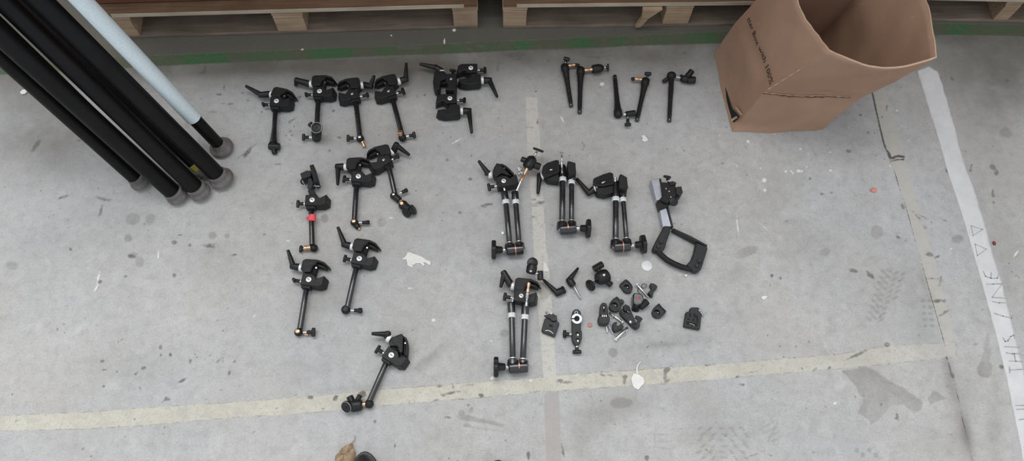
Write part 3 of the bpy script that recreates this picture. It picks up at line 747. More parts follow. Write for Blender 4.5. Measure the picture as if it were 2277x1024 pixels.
# ================================================================== SHOES, LEAF AND LITTER
def shoe(label, px, py, turn):
    c = w(px, py, 20); F = Matrix.Translation((c.x, c.y, 0)) @ Matrix.Rotation(math.radians(turn), 4, 'Z') @ Matrix.Scale(.001, 4)
    t = thing('black_shoe', label, 'shoe', Vector((c.x, c.y, 0)), "photographer's black shoes")
    def ol(k, e):
        P = []
        for i in range(40):
            a = 2*PI*i/40; y = math.cos(a); x = math.sin(a)
            wd = (48 - 9*max(0, -y)**1.2 - 6*math.exp(-((y+.1)/.35)**2))
            P.append((x*(wd+e)*k, -145 + y*(145+e)))
        return P
    bm = BM(); prism(bm, F, ol(1, 0), 18, 27, ol(1, 0)); prism(bm, F, ol(1, 0), 1, 17.5, ol(1, -2)); part('sole', bm, 'shoe', t, 2)
    bm = BM(); lv = [(27, -4), (42, -6), (55, -12), (64, -22), (70, -38)]; rings = []
    for z, e in lv: rings.append([bm.verts.new(F @ Vector((x, y + (-30 if z > 60 else 0), z + (28 if y < -170 else 0)*(z-27)/43))) for x, y in ol(1, e)])
    for a, b in zip(rings[:-1], rings[1:]):
        for i in range(40): bm.faces.new((a[i], a[(i+1) % 40], b[(i+1) % 40], b[i]))
    bm.faces.new(rings[0][::-1]); bm.faces.new(rings[-1]); part('upper', bm, 'shoe', t, 0, 60)
    bm = BM()
    for k in range(4): rod(bm, F @ Vector((-16, -95-k*18, 73)), F @ Vector((16, -99-k*18, 73)), 2.2)
    part('laces', bm, 'blackrubber', t)
shoe('black shoe toe at the lower edge beside the dry leaf', 811, 1003, 3)
shoe('black shoe of which just the tip of the toe shows at the lower edge', 1108, 1022, -3)

bm = BM(); s = .0615
lf = cr(740,964,s,[(715,300),(600,372),(470,412),(340,500),(270,590),(205,695),(110,770),(85,830),(75,960),(90,1150),(200,1350),(420,1420),(600,1300),(760,1000),(830,760),(800,640),(740,520),(725,420)])
cxy = w(768, 1005, 0); rim = []
for i, (x, y) in enumerate(lf): rim.append(bm.verts.new(w(x, y, 6+4*math.sin(i*1.7))))
mid = [bm.verts.new(w(768+(x-768)*.5, 1008+(y-1008)*.5, 5+2*math.sin(i*2.3))) for i, (x, y) in enumerate(lf)]
cv = bm.verts.new(w(768, 1008, 8)); n = len(rim)
for i in range(n):
    bm.faces.new((rim[i], rim[(i+1) % n], mid[(i+1) % n], mid[i])); bm.faces.new((mid[i], mid[(i+1) % n], cv))
sweep(bm, [w(785,982,6), w(789,975,5), w(790,969,4)], [.0012, .0009, .0006], 8)
o = single('dry_leaf', bm, 'leaf', 'dry brown leaf lying beside the shoe toe', 'leaf', cxy)
m_ = o.modifiers.new('thick', 'SOLIDIFY'); m_.thickness = .0005

def scrap(name, px, z, mat, label, cat, th=.8, bend=0.0, group=None):
    bm = BM(); T = [w(x, y, z + bend*math.sin(i*1.3)) for i, (x, y) in enumerate(px)]
    c = sum(T, Vector())/len(T)
    loft(bm, [Vector((p.x, p.y, max(.0003, p.z-th/1000))) for p in T], T)
    return single(name, bm, mat, label, cat, Vector((c.x, c.y, 0)), group)
scrap('paint_flake', cr(880,545,.0586,[(245,490),(330,450),(410,365),(430,290),(470,255),(540,262),(640,300),(760,345),(930,405),(1030,450),(1120,530),(1200,560),(1290,590),(1330,660),(1310,730),(1270,755),(1200,700),(1045,620),(1070,690),(1090,770),(1010,770),(960,690),(880,670),(750,675),(710,740),(670,745),(625,720),(660,800),(640,835),(560,810),(450,770),(430,640),(400,530),(320,530),(270,530)]), 2.2, 'paintchip', 'large ragged white paint flake lying in the middle of the floor', 'paint flake', 1.2, .5)
bm = BM()
o = scrap('paper_tag', cr(1390,790,.0879,[(215,445),(280,462),(350,478),(465,565),(485,640),(470,710),(400,780),(350,850),(325,855),(250,825),(205,780),(180,700),(158,600),(160,560),(190,510)]), 2.5, 'paper', 'white leaf-shaped paper tag with a pale stalk lying on the cream stripe', 'paper tag', .8, .4)
bm = BM(); sweep(bm, [w(x, y, z) for (x, y), z in zip(cr(1390,790,.0879,[(310,470),(298,400),(298,330),(305,270),(340,210),(400,145)]), (3.2,3,2.6,2.4,2.2,2))], [.0024,.0021,.0019,.0018,.0016,.001], 10)
part('stalk', bm, 'paper', o)
scrap('white_chip', cr(1095,570,.1171,[(975,108),(1012,118),(1030,170),(1058,225),(1068,262),(1058,288),(1010,282),(985,290),(962,250),(968,180)]), 1.6, 'paintchip', 'white paint chip beside the ball head of the lowest folding arm', 'paint flake', .9, .3)
scrap('white_chip', [(1426,301),(1433,300),(1439,306),(1441,312),(1434,315),(1427,312),(1429,307)], 3, 'paper', 'small white paper scrap under the row of loose arms', 'paper scrap', 1.2, .8)
scrap('white_chip', [(1693,659),(1699,657),(1707,658),(1703,663),(1697,666),(1694,663)], 3, 'paper', 'tiny white paper scrap on bare floor right of the gear', 'paper scrap', 1.2, .8)
scrap('white_chip', [(44,205),(50,199),(58,198),(60,203),(55,208),(48,209)], 4, 'paper', 'white scrap left of the black poles near the green line', 'paper scrap', 2, .8)
def pebble(px, py, r, mat, label, sq=(1,1,.7), cat='pebble'):
    bm = BM(); ball(bm, w(px, py, r*sq[2]+.2), r, sq, 14); rnd = random.Random(int(px))
    for v in bm.verts: v.co += Vector((rnd.uniform(-1,1), rnd.uniform(-1,1), 0))*r*.00012
    single('pebble', bm, mat, label, cat, w(px, py, 0))
pebble(1312, 722, 4.5, 'pink', 'small pink pebble beside the arm plate with the grey ring')
pebble(1943, 422, 8, 'pink', 'flat salmon-coloured stone chip left of the dark floor joint', (1, .7, .4), 'stone chip')
pebble(2211, 540, 4.5, 'red', 'dark red crumb at the right edge of the white tape', (.8, 1.2, .6), 'crumb')
pebble(1525, 612, 3.6, 'paper', 'white bead on the floor below the bracket handle', (1,1,.9), 'bead')
pebble(1215, 694, 2.6, 'steel', 'tiny metal bead at the edge of the square plate', (1,1,.9), 'bead')
bm = BM(); c = w(1118, 518, 0); lathe(bm, c+Vector((0,0,.0004)), c+Vector((0,0,1)), [(0,4.4),(3.2,4.4),(3.6,3.6)], 6)
single('hex_nut', bm, 'screw', 'little silver nut left of the upper left folding arm', 'nut', c)
bm = BM(); c = w(1438, 591, 0); lathe(bm, c+Vector((0,0,.0004)), c+Vector((0,0,1)), [(0,12.4),(.4,12.9),(1.6,12.9),(2.0,12.4)], 48)
o = single('white_disc', bm, 'white_metal', 'round white coin-sized disc left of the bracket handle', 'disc', c)
bm = BM(); lathe(bm, c+Vector((0,0,.002)), c+Vector((0,0,1)), [(0,1.0),(.5,.9)], 12); part('centre_dot', bm, 'steel', o)
bm = BM(); rnd = random.Random(2)
for k in range(9):
    x = 1150 + rnd.uniform(0, 11); y = 371 + rnd.uniform(0, 15)
    ball(bm, w(x, y, 4 + rnd.uniform(0, 6)), 3.6, (rnd.uniform(.6,1.2), rnd.uniform(.5,1), rnd.uniform(.4,.9)), 7)
single('crumpled_foil', bm, 'screw', 'scrunched bit of silver foil by the copper stud of the folding arm', 'foil', w(1155, 379, 0), ang=5)

# ================================================================== CLAMPS AND ARMS
def frame(origin, xax, zax=Vector((0,0,1)), mir=False):
    x = Vector(xax).normalized(); z = (Vector(zax) - x*Vector(zax).dot(x)).normalized(); y = z.cross(x)
    m = Matrix((( x.x, y.x, z.x, origin.x), (x.y, y.y, z.y, origin.y), (x.z, y.z, z.z, origin.z), (0,0,0,1)))
    return m @ Matrix.Diagonal((-.001 if mir else .001, .001, .00077, 1))
def wing(pin, blk, base, tip, L=18, th=6, bdir=None, pr=2.6, stem=4.2):
    """thumb screw: chrome pin, stem and a bar across its end"""
    base = Vector(base); tip = Vector(tip); d = (tip-base).normalized(); n = (tip-base).length*1000
    lathe(pin, base, tip, [(0, pr), (n*.42, pr)], 12)
    lathe(blk, base, tip, [(n*.36, stem-1), (n*.40, stem), (n-2, stem), (n-1, stem-.5)], 16)
    b = Vector(bdir) if bdir is not None else Vector((0,0,1)); b = (b - d*b.dot(d)).normalized()
    sweep(blk, [tip - b*(L/2000), tip - b*(L/2300), tip - b*(L/5000), tip, tip + b*(L/5000), tip + b*(L/2300), tip + b*(L/2000)],
          [(th*.0003, th*.0003), (th*.00055, th*.0005), (th*.00055, th*.00045), (th*.0006, th*.0006), (th*.00055, th*.00045), (th*.00055, th*.0005), (th*.0003, th*.0003)], 14, upv=d)
def add_wing(parent, base, tip, L=18, th=6, bdir=None, name='thumb_screw', **k):
    p = BM(); b = BM(); wing(p, b, base, tip, L, th, bdir, **k)
    o = part(name, b, 'plastic', parent); part('pin', p, 'chrome', parent if parent.type != 'EMPTY' and parent.parent and parent.parent.type != 'EMPTY' else (o if parent.type == 'EMPTY' else parent)); return o
JAW = [(-26,44),(-20,48.5),(8,51),(25,47),(32,39),(28.5,38.5),(22,43),(7,46),(5.5,39),(.5,35),(-1,18),(-15,16),(-25.5,22)]
JAWS = [(-26,44),(-20,48.5),(8,51),(25,47),(32,39),(31,34),(18,31.5),(4,31),(-1,18),(-15,16),(-25.5,22)]
JAWC = [(-21,33),(-16,42),(-8,52),(-2,50),(8,34),(17,19),(14,13),(7,18),(0,23),(-7,20),(-14.6,14.5),(-21,22)]
def super_clamp(t, F, tip=None, tipz=30, closed=False, solid=False, jaw=(0,0,0), block=True, has_jaw=True, lever=True, knob=True, kang=20, kL=17, hub=None, lug=True, dot=6.2):
    P = lambda x, y, z: F @ Vector((x, y, z))
    bm = BM()
    prism(bm, F, [(-17,-14),(-17,14),(8,14),(17,5),(33,14.5),(33,-9),(24,-14)], 3, 40, [(-17,-14),(-17,14),(10,14),(19,5),(39,13),(39,-9),(27,-15)])
    if lug: prism(bm, F, [(-15,-20),(-15,-13),(7,-13),(7,-20)], 9, 34)
    body = part('fixed_jaw', bm, 'cast', t, 1.5)
    bm = BM(); lathe(bm, P(0,0,39), P(0,0,60), [(0,dot),(1.6,dot),(2.0,dot-.7)], 24); part('lock_screw', bm, 'screw', body, label='round zinc screw head')
    bm = BM(); boxm(bm, P(0,0,39)+Vector((0,0,.0021)), (.0016,.0065,.0005), Matrix.Rotation(.9, 3, 'Z')); part('screw_slot', bm, 'void', body)
    if knob:
        a = math.radians(kang)
        bd = (P(0, math.cos(a), math.sin(a)) - P(0,0,0))
        p = BM(); b = BM(); wing(p, b, P(-16,-3,21), P(-37,-3,21), kL, 7, bd)
        part('thumb_screw', b, 'plastic', body); part('thumb_pin', p, 'chrome', body)
    if has_jaw:
        dx, dy, rr = jaw
        G = F @ Matrix.Translation((dx, dy, 0)) @ Matrix.Translation((-8,16,0)) @ Matrix.Rotation(math.radians(rr), 4, 'Z') @ Matrix.Translation((8,-16,0))
        Q = lambda x, y, z: G @ Vector((x, y, z))
        bm = BM()
        if closed:
            prism(bm, G, JAWC, 3, 40)
            prism(bm, G, [(-3,50.5),(6,50),(15,42),(22,32),(30,17),(26,14),(18.5,28),(11,39),(2,46),(-2,46)], 3, 36)
            prism(bm, G, [(-2,49),(6,46),(17,30),(25,16),(17,18),(8,33)], 3, 22)
        elif solid:
            prism(bm, G, JAWS, 3, 40, [(x + (6 if x > 5 else 0), y) for x, y in JAWS])
        else:
          prism(bm, G, JAW, 3, 40, [(x + (6 if x > 5 else (2 if x > -5 and y > 30 else 0)), y) for x, y in JAW])
          prism(bm, G, [(5,38.5),(7,46.5),(22,43.5),(30,38.5),(31,35),(20,36)], 3, 24)
        j = part('moving_jaw', bm, 'cast', t, 1.5)
        bm = BM(); prism(bm, G, [(-16,38),(-9,48),(-4,46.5),(5,33),(12,20),(0,25.5),(-9,22.5),(-14,26)] if closed else [(-21.5,43),(-18.5,45.5),(2,47),(2,41),(-2.5,35),(-4,21),(-14,19),(-21,24)], 39.8, 41.0); part('jaw_face', bm, 'cast', j, .6)
        bm = BM(); prism(F=G, bm=bm, top=[(-12,4),(-12,19),(3,19),(3,4)], z0=8, z1=32)
        prism(F=G, bm=bm, top=[(-6,15),(-6,38),(8,38),(8,15)], z0=8, z1=26); part('jaw_slide', bm, 'void', j)
        bm = BM(); lathe(bm, Q(9,40,22) if closed else Q(7,33,25), Q(9,40,60) if closed else Q(7,33,60), [(0,2),(4,2)], 12); part('slide_rivet', bm, 'chrome', j)
        if lever:
            h1 = Q(-55,30,22) if hub is None else hub
            h0 = Q(-33,30,22); d = (h1-h0).normalized()
            bm = BM(); lathe(bm, Q(-24,30,22), Q(-34,30,22), [(0,9),(1,9.6),(8,9.6),(9,8.6)], 28); part('collar', bm, 'screw', j, label='bright metal collar')
            n = (h1-h0).length*1000
            bm = BM(); lathe(bm, h0, h1, [(0,8.2),(2,8.8),(n*.6,7.9),(n-2,7.2),(n,5.2)], 22)
            e = h0 + d*((n-7)/1000)
            tp = w(tip[0], tip[1], tipz); hd = (tp-e)
            sweep(bm, [e, e + hd*.15, e + hd*.55, e + hd*.97, tp], [(.0070,.0070), (.0074,.0064), (.0064,.0050), (.0048,.0036), (.0030,.0022)], 16)
            part('lever_handle', bm, 'plastic', t)
    return body
def clamp_frame(screw, end, zend, mir=False, adj=0.0, off=4.6, ang=None, lift=1.0, zs=30.8):
    s = w(screw[0], screw[1], zs+lift)
    o = Vector((s.x, s.y, lift/1000 + (zs-30.8)/1000))
    if ang is None:
        e = w(end[0], end[1], zend); v = Vector((o.x-e.x, o.y-e.y, 0)); L = v.length
        v.normalize(); a = math.asin(min(1, off/1000/L))*(1 if mir else -1)
        v = Matrix.Rotation(a + math.radians(adj), 3, 'Z') @ v
        x = Vector((v.y, -v.x, 0))
    else:
        x = Vector((math.cos(math.radians(ang)), math.sin(math.radians(ang)), 0))
    if mir: x = x
    return frame(o, x, mir=mir)
def tube(t, a, b, r0=6.3, r1=6.3, name='arm_tube', mat='tube'):
    bm = BM(); n = (b-a).length*1000
    lathe(bm, a, b, [(0, r0-.6), (1, r0), (n*.55, r0), (n*.8, r0 + (r1-r0)*.4), (n*.97, r1), (n, r1)], 24)
    return part(name, bm, mat, t)
GRP = 'clamp arms laid out on the left half of the floor'
def arm(label, screw, end, zend=12, mir=False, adj=0.0, ang=None, tube_px=None, r=(6.3,6.3), cat='clamp arm', **k):
    F = clamp_frame(screw, end, zend, mir, adj, ang=ang)
    t = thing('clamp_arm', label, cat, Vector((F.translation.x, F.translation.y, 0)), GRP)
    super_clamp(t, F, **k)
    a = F @ Vector((-4.6, -13, 21)) if tube_px is None else w(*tube_px)
    b = w(end[0], end[1], zend)
    tube(t, a, b, *r)
    return t, F
def joint(t, px, py, z=11, r=9.6, top=None, axis=None, h=None):
    c = w(px, py, z); bm = BM(); ball(bm, c, r, (1,1,1.0)); j = part('end_joint', bm, 'cast', t)
    if top:
        bm = BM(); lathe(bm, c + Vector((0,0,(r-3)/1000)), c + Vector((0,0,1)), [(0,top[1]),(4,top[1]),(4.6,top[1]-1)], 24); part('stud', bm, top[0], j, label={'brass':'copper-coloured stud','chrome':'silver stud'}.get(top[0]))
    return j
def stud(parent, p0, p1, r=4.6, mat='brass', name='stud', grooved=True):
    bm = BM(); p0 = Vector(p0); p1 = Vector(p1); n = (p1-p0).length*1000
    lathe(bm, p0, p1, [(0,r),(n*.35,r),(n*.40,r-1.2),(n*.55,r-1.2),(n*.6,r),(n-1,r),(n,r-1)] if grooved else [(0,r),(n-1,r),(n,r-1)], 20)
    return part(name, bm, mat, parent, label='copper-coloured stud' if mat == 'brass' else None)
def disc(parent, c, n, R_, th=4, mat='plastic', rim=True, name='mounting_disc'):
    c = Vector(c); n = Vector(n).normalized(); bm = BM()
    lathe(bm, c - n*(th/2000), c + n, [(0,R_-1.4),(.8,R_),(th-.8,R_),(th,R_-1.2)], 36); o = part(name, bm, mat, parent)
    if rim:
        bm = BM(); torus(bm, c + n*(th/2000), n, R_-1.0, .55); part('disc_rim', bm, 'steel', o if o.parent.type == 'EMPTY' else parent)
        bm = BM(); lathe(bm, c + n*(th/2000-.0003), c+n*2, [(0,2.2),(1.2,2.0)], 12); part('disc_screw', bm, 'void', o if o.parent.type == 'EMPTY' else parent)
    return o
def cyl(parent, a, b, r, name='locking_knob', mat='plastic', ridged=False):
    bm = BM(); a = Vector(a); b = Vector(b); n = (b-a).length*1000
    lathe(bm, a, b, [(0,r-1),(1,r),(n-1.2,r),(n,r-1.4)], 10 if ridged else 22)
    return part(name, bm, mat, parent, ang=25 if ridged else 40)

# ---- top row, left to right
t, F = arm('clamp arm at the left end of the top row, jaws nearly shut, flared tube', (614.8,224.3), (608,318), 13, r=(6.0,9.8), tip=(546,191), tipz=26, hub=w(574,211,24), jaw=(4,-7,-16), kang=85, kL=14)
j = joint(t, 608, 322, 11, 9.5); cyl(j, w(598,325,12), w(622,326,12), 9, 'joint_cap'); cyl(j, w(609,330,10), w(611,342,8), 6.5, 'joint_tip')
t, F = arm('clamp arm second in the top row, with an upright round mounting disc at its foot', (710.5,202.5), (704,296), 12, tip=(658,190), tipz=6, hub=w(655,177,24), kang=80, kL=14, r=(6.6,6.6))
j = joint(t, 704, 306, 12, 11.5); bm = BM(); lathe(bm, w(704,305,12), w(704,286,48), [(0,11),(10,12.5),(24,12.5),(30,10)], 24); bh = part('ball_head', bm, 'plastic', t)
disc(bh, w(704,284,56), Vector((0,-.25,1)), 14.5); cyl(bh, w(700,286,36), w(688,274,42), 6.5)
add_wing(j, w(694,305,14), w(675,305,14), 18, 7, Vector((0,1,.3)))
t, F = arm('clamp arm third in the top row, jaws opening left, copper stud under its foot', (783,208.5), (800,302), 12, mir=True, adj=0, tip=(832,168), tipz=46, hub=w(829,192,24), kang=80, kL=14, r=(6.6,6.6), dot=3.2)
j = joint(t, 801, 308, 12, 10, ('chrome', 4.5)); add_wing(j, w(794,307,14), w(774,307,14), 18, 7, Vector((0,1,.3))); stud(j, w(805,313,9), w(811,327,6), 4.6)
t, F = arm('clamp arm fourth in the top row, handle standing straight up', (864,202.5), (894,300), 12, mir=True, adj=0, jaw=(-6,0,0), tip=(903.5,140), tipz=26, kang=0, kL=22, r=(6.6,6.6), dot=3.2)
j = joint(t, 895, 306, 12, 10.5); stud(j, w(890,299,22), w(889,292,32), 6.5); add_wing(j, w(903,303,14), w(921,300,14), 17, 7, Vector((0,1,.3)))
# ---- second row
t, F = arm('clamp arm bound with red tape, carrying a small quick-release holder', (694,444), (694,544), 12, has_jaw=False, kang=10, kL=19)
bm = BM(); boxm(bm, w(701,392,24), (.010,.050,.034), Matrix.Rotation(math.radians(17), 3, 'Z')); hp = part('holder_plate', bm, 'cast', t, 1.5)
bm = BM(); slab(bm, [(667,385),(688,376),(693,383),(691,391),(671,397)], 6, 34); part('holder_block', bm, 'dark', hp, 1.2)
bm = BM(); slab(bm, [(683,374),(687,373),(689,378),(685,380)], 30, 36); part('yellow_mark', bm, 'yellowish', hp)
bm = BM(); torus(bm, w(676,403,22), Vector((.3,-.6,.7)), 7, 2); part('hinge_ring', bm, 'dark', hp)
bm = BM(); slab(bm, [(684,397),(692,394),(697,406),(690,424),(684,420)], 5, 28); part('holder_latch', bm, 'dark', hp, 1.2)
bm = BM()
for q in (((696,413),(711,414)), ((699,410),(710,409))): rod(bm, w(*q[0],24), w(*q[1],24), 1.5)
sweep(bm, [w(674,404,26), w(682,418,26), w(688,424,26), w(695,424,26)], .0014, 8); part('holder_pins', bm, 'steel', hp)
bm = BM(); slab(bm, [(684,422),(697,420),(707,437),(700,440),(688,436)], 6, 30); part('holder_neck', bm, 'cast', hp, 1)
bm = BM(); c = w(694,486,17); lathe(bm, w(695,477,17), w(694,494,15), [(0,7.2),(1,8.6),(15,8.9),(17,7.4)], 16); ball(bm, w(687,485,15), 7, (1,.7,.8), 10); ball(bm, w(698,480,18), 5, (1,.8,.7), 9)
rnd = random.Random(4)
for v in bm.verts: v.co += Vector((rnd.uniform(-1,1), rnd.uniform(-1,1), rnd.uniform(-1,1)))*.0008
part('red_tape', bm, 'redtape', t, label='crumpled red tape')
j = joint(t, 698, 551, 10, 9.5); stud(j, w(691,550,12), w(676,551,12), 6); add_wing(j, w(678,553,9), w(669,553,9), 17, 7, Vector((0,1,0)))
t, F = arm('clamp arm left of the tilted one, touching its jaw, brass-centred foot', (796.8,391.7), (788,488), 12, jaw=(-9,2,4), tip=(751,411), tipz=20, kang=0, kL=20, r=(6.6,6.3))
j = joint(t, 788, 494, 12, 9.5, ('brass', 5)); cyl(j, w(790,498,9), w(798,506,8), 7, 'joint_nose'); add_wing(j, w(798,495,12), w(818,494,12), 9, 8, Vector((0,1,0))); stud(j, w(797,506,6), w(800,510,5), 3.5)
t, F = arm('tilted clamp arm with its jaws shut, ball head at its lower end', (853,355), (878,430), 12, mir=True, ang=33, tip=(911,345), tipz=14, hub=w(883,318,40), jaw=(0,-9,14), tube_px=(864,366,24), kang=85, kL=16, dot=3.2)
j = joint(t, 876, 435, 11, 9.5, ('chrome', 3.5)); cyl(j, w(879,437,11), w(889,446,10), 8.5, 'joint_nose'); add_wing(j, w(888,430,14), w(903,423,14), 9, 8, Vector((.4,1,0)))
stud(t, w(889,446,10), w(897,453,18), 5); bm = BM(); ball(bm, w(897,456,16), 12, (1,1,1)); cyl_ = part('ball_head', bm, 'plastic', t); cyl(cyl_, w(899,457,16), w(911,466,18), 10, 'head_body')
stud(cyl_, w(893,452,24), w(893,451,30), 4.5)
disc(cyl_, w(904,472,14), Vector((-.8,-1,.6)), 13, 6, rim=False); disc(cyl_, w(918,466,14), Vector((1,.25,.55)), 13, 6, rim=False, name='locking_disc')
# ---- lower rows
t, F = arm('clamp arm below the tilted pair, handle up, black hexagonal cap at its foot', (799,574.3), (772,684), 12, tip=(751,504), tipz=26, kang=25, kL=18)
j = joint(t, 769, 688, 11, 10.5); bm = BM(); c = w(769,687,18); lathe(bm, c, c+Vector((0,0,1)), [(0,6.5),(4,6.5),(5,5.5)], 6); part('hex_cap', bm, 'dark', j)
add_wing(j, w(780,689,13), w(801,690,13), 12, 9, Vector((.2,1,.6)))
t, F = arm('clamp arm lowest but one on the left, handle up, T-screw right of its brass-centred foot', (686.4,620.8), (667,730), 12, tip=(640,555), tipz=26, kang=85, kL=16)
j = joint(t, 664, 738, 11, 9.5, ('brass', 5.2)); add_wing(j, w(674,738,13), w(697,738,13), 20, 8, Vector((0,1,.2))); stud(j, w(678,742,6), w(686,743,6), 3.6)
t, F = arm('lowest clamp arm, slanting across to the cream stripe with jaws shut', (870.2,788.7), (821,892), 12, adj=-4, tip=(826,741), tipz=28, closed=True, kang=15, kL=20, hub=w(862,736,26))
j = joint(t, 821, 897, 11, 10); stud(t, w(814,897,12), w(803,899,13), 5.2, grooved=False); bm = BM(); lathe(bm, w(806,899,14), w(779,902,16), [(0,9),(4,13),(20,14),(26,11),(30,8)], 26); bh = part('ball_head', bm, 'plastic', t)
disc(bh, w(771,904,22), Vector((-.45,-.55,.8)), 13.5, 5); cyl(bh, w(783,893,18), w(777,880,20), 7.5); cyl(bh, w(795,889,18), w(801,877,20), 5.5, 'friction_knob')

# ---- loose clamps, top centre
def loose_clamp(label, screw, ang, mir, **k):
    F = clamp_frame(screw, None, 0, mir, ang=ang)
    t = thing('super_clamp', label, 'clamp', Vector((F.translation.x, F.translation.y, 0)), 'loose clamps at the top centre')
    super_clamp(t, F, lug=False, solid=True, **k); return t
loose_clamp('loose clamp lying upright with its handle pointing up left, leftmost of the three', (1003,175.5), 88, True, tip=(933,142), tipz=24, hub=w(965,147,24), kang=20, kL=18, dot=3.2, jaw=(0,-4,0))
loose_clamp('loose clamp lowest of the three, its jaw under the upright clamp', (1000.5,218.5), 180, False, tip=(1049,296), tipz=20, kang=20, kL=18)
loose_clamp('loose clamp rightmost of the three, handle pointing down right', (1047,151), 180, False, tip=(1106,216), tipz=20, kang=10, kL=20)

# ---- loose extension arms, top right
def loose_arm(label, narrow, jt, r=(6.0,10.5), z0=7, z1=13):
    a = w(narrow[0], narrow[1], z0); b = w(jt[0], jt[1], z1)
    t = thing('extension_arm', label, 'extension arm', Vector((b.x, b.y, 0)), 'loose extension arms in the top right row')
    d = (b-a).normalized(); bm = BM(); n = (b-a).length*1000
    lathe(bm, a, b, [(0,4.6),(1,5.4),(9,5.4),(10,4.4),(13,4.4),(14,r[0]),(n*.5,r[0]+.4),(n*.75,r[0]+1.6),(n*.92,r[1]-1),(n,r[1])], 24); part('arm_tube', bm, 'tube', t)
    return t, b, d
def barrel(t, b, d, R_=11, up_=9):
    bm = BM(); lathe(bm, b - d*.006, b + d*.02, [(0,R_-2),(3,R_),(18,R_),(22,R_-3)], 24); return part('end_joint', bm, 'cast', t)
t, b, d = loose_arm('loose extension arm at the left of its row, thin end down, short brass stud', (1270,237), (1257,155)); j = barrel(t, b, d)
stud(j, w(1263,146,14), w(1279,144,14), 4.4); cyl(j, w(1279,144,14), w(1289,146,12), 4.6, 'stud_tip'); add_wing(j, w(1256,143,18), w(1260,131,22), 17, 9, Vector((1,-.8,0)))
t, b, d = loose_arm('loose extension arm second in its row, carrying a dark ball head on its brass stud', (1289,252), (1291,162)); j = barrel(t, b, d)
stud(j, w(1300,156,14), w(1318,154,16), 4.2); bm = BM(); lathe(bm, w(1317,154,16), w(1346,150,16), [(0,10),(1,11.5),(18,12),(26,9.5),(31,5)], 26); bh = part('ball_head', bm, 'plastic', t); add_wing(bh, w(1344,150,16), w(1352,150,16), 20, 5, Vector((0,1,.5)))
t, b, d = loose_arm('loose extension arm lying joint-down, thin end up, with a T-screw below it', (1367,168), (1374,248), z0=8); j = barrel(t, b, d)
stud(j, w(1386,254,14), w(1392,254,14), 4.2, 'chrome', 'silver_collar', False); cyl(j, w(1392,254,14), w(1413,251,14), 8, 'stud_sleeve'); add_wing(j, w(1396,258,13), w(1396,277,13), 17, 8, Vector((1,0,.2)))
t, b, d = loose_arm('loose extension arm leaning its thin end on the sleeve of the joint-down arm', (1416,269), (1434,186)); j = barrel(t, b, d)
stud(j, w(1427,177,14), w(1411,175,14), 4.4); cyl(j, w(1411,175,14), w(1404,176,14), 4.8, 'stud_tip'); add_wing(j, w(1440,175,16), w(1441,164,24), 18, 9, Vector((1,0,.1)))
t, b, d = loose_arm('loose extension arm at the right of its row, round joint and cluster of knobs', (1488,270), (1493,176), (5.9,7.5)); bm = BM(); ball(bm, w(1493,168,14), 12.5, (1,.9,.9)); j = part('end_joint', bm, 'cast', t)
cyl(j, w(1485,174,12), w(1474,182,8), 5, 'stud_tip'); stud(j, w(1504,171,14), w(1516,173,14), 3.2, 'steel', 'silver_pin', False)
bm = BM(); ball(bm, w(1524,176,13), 12, (1.2,.8,.9)); bh = part('ball_head', bm, 'plastic', t); cyl(bh, w(1527,172,16), w(1539,157,22), 8); cyl(bh, w(1528,178,12), w(1546,178,12), 9.5, 'head_body'); cyl(bh, w(1520,172,16), w(1513,167,20), 4, 'friction_knob')

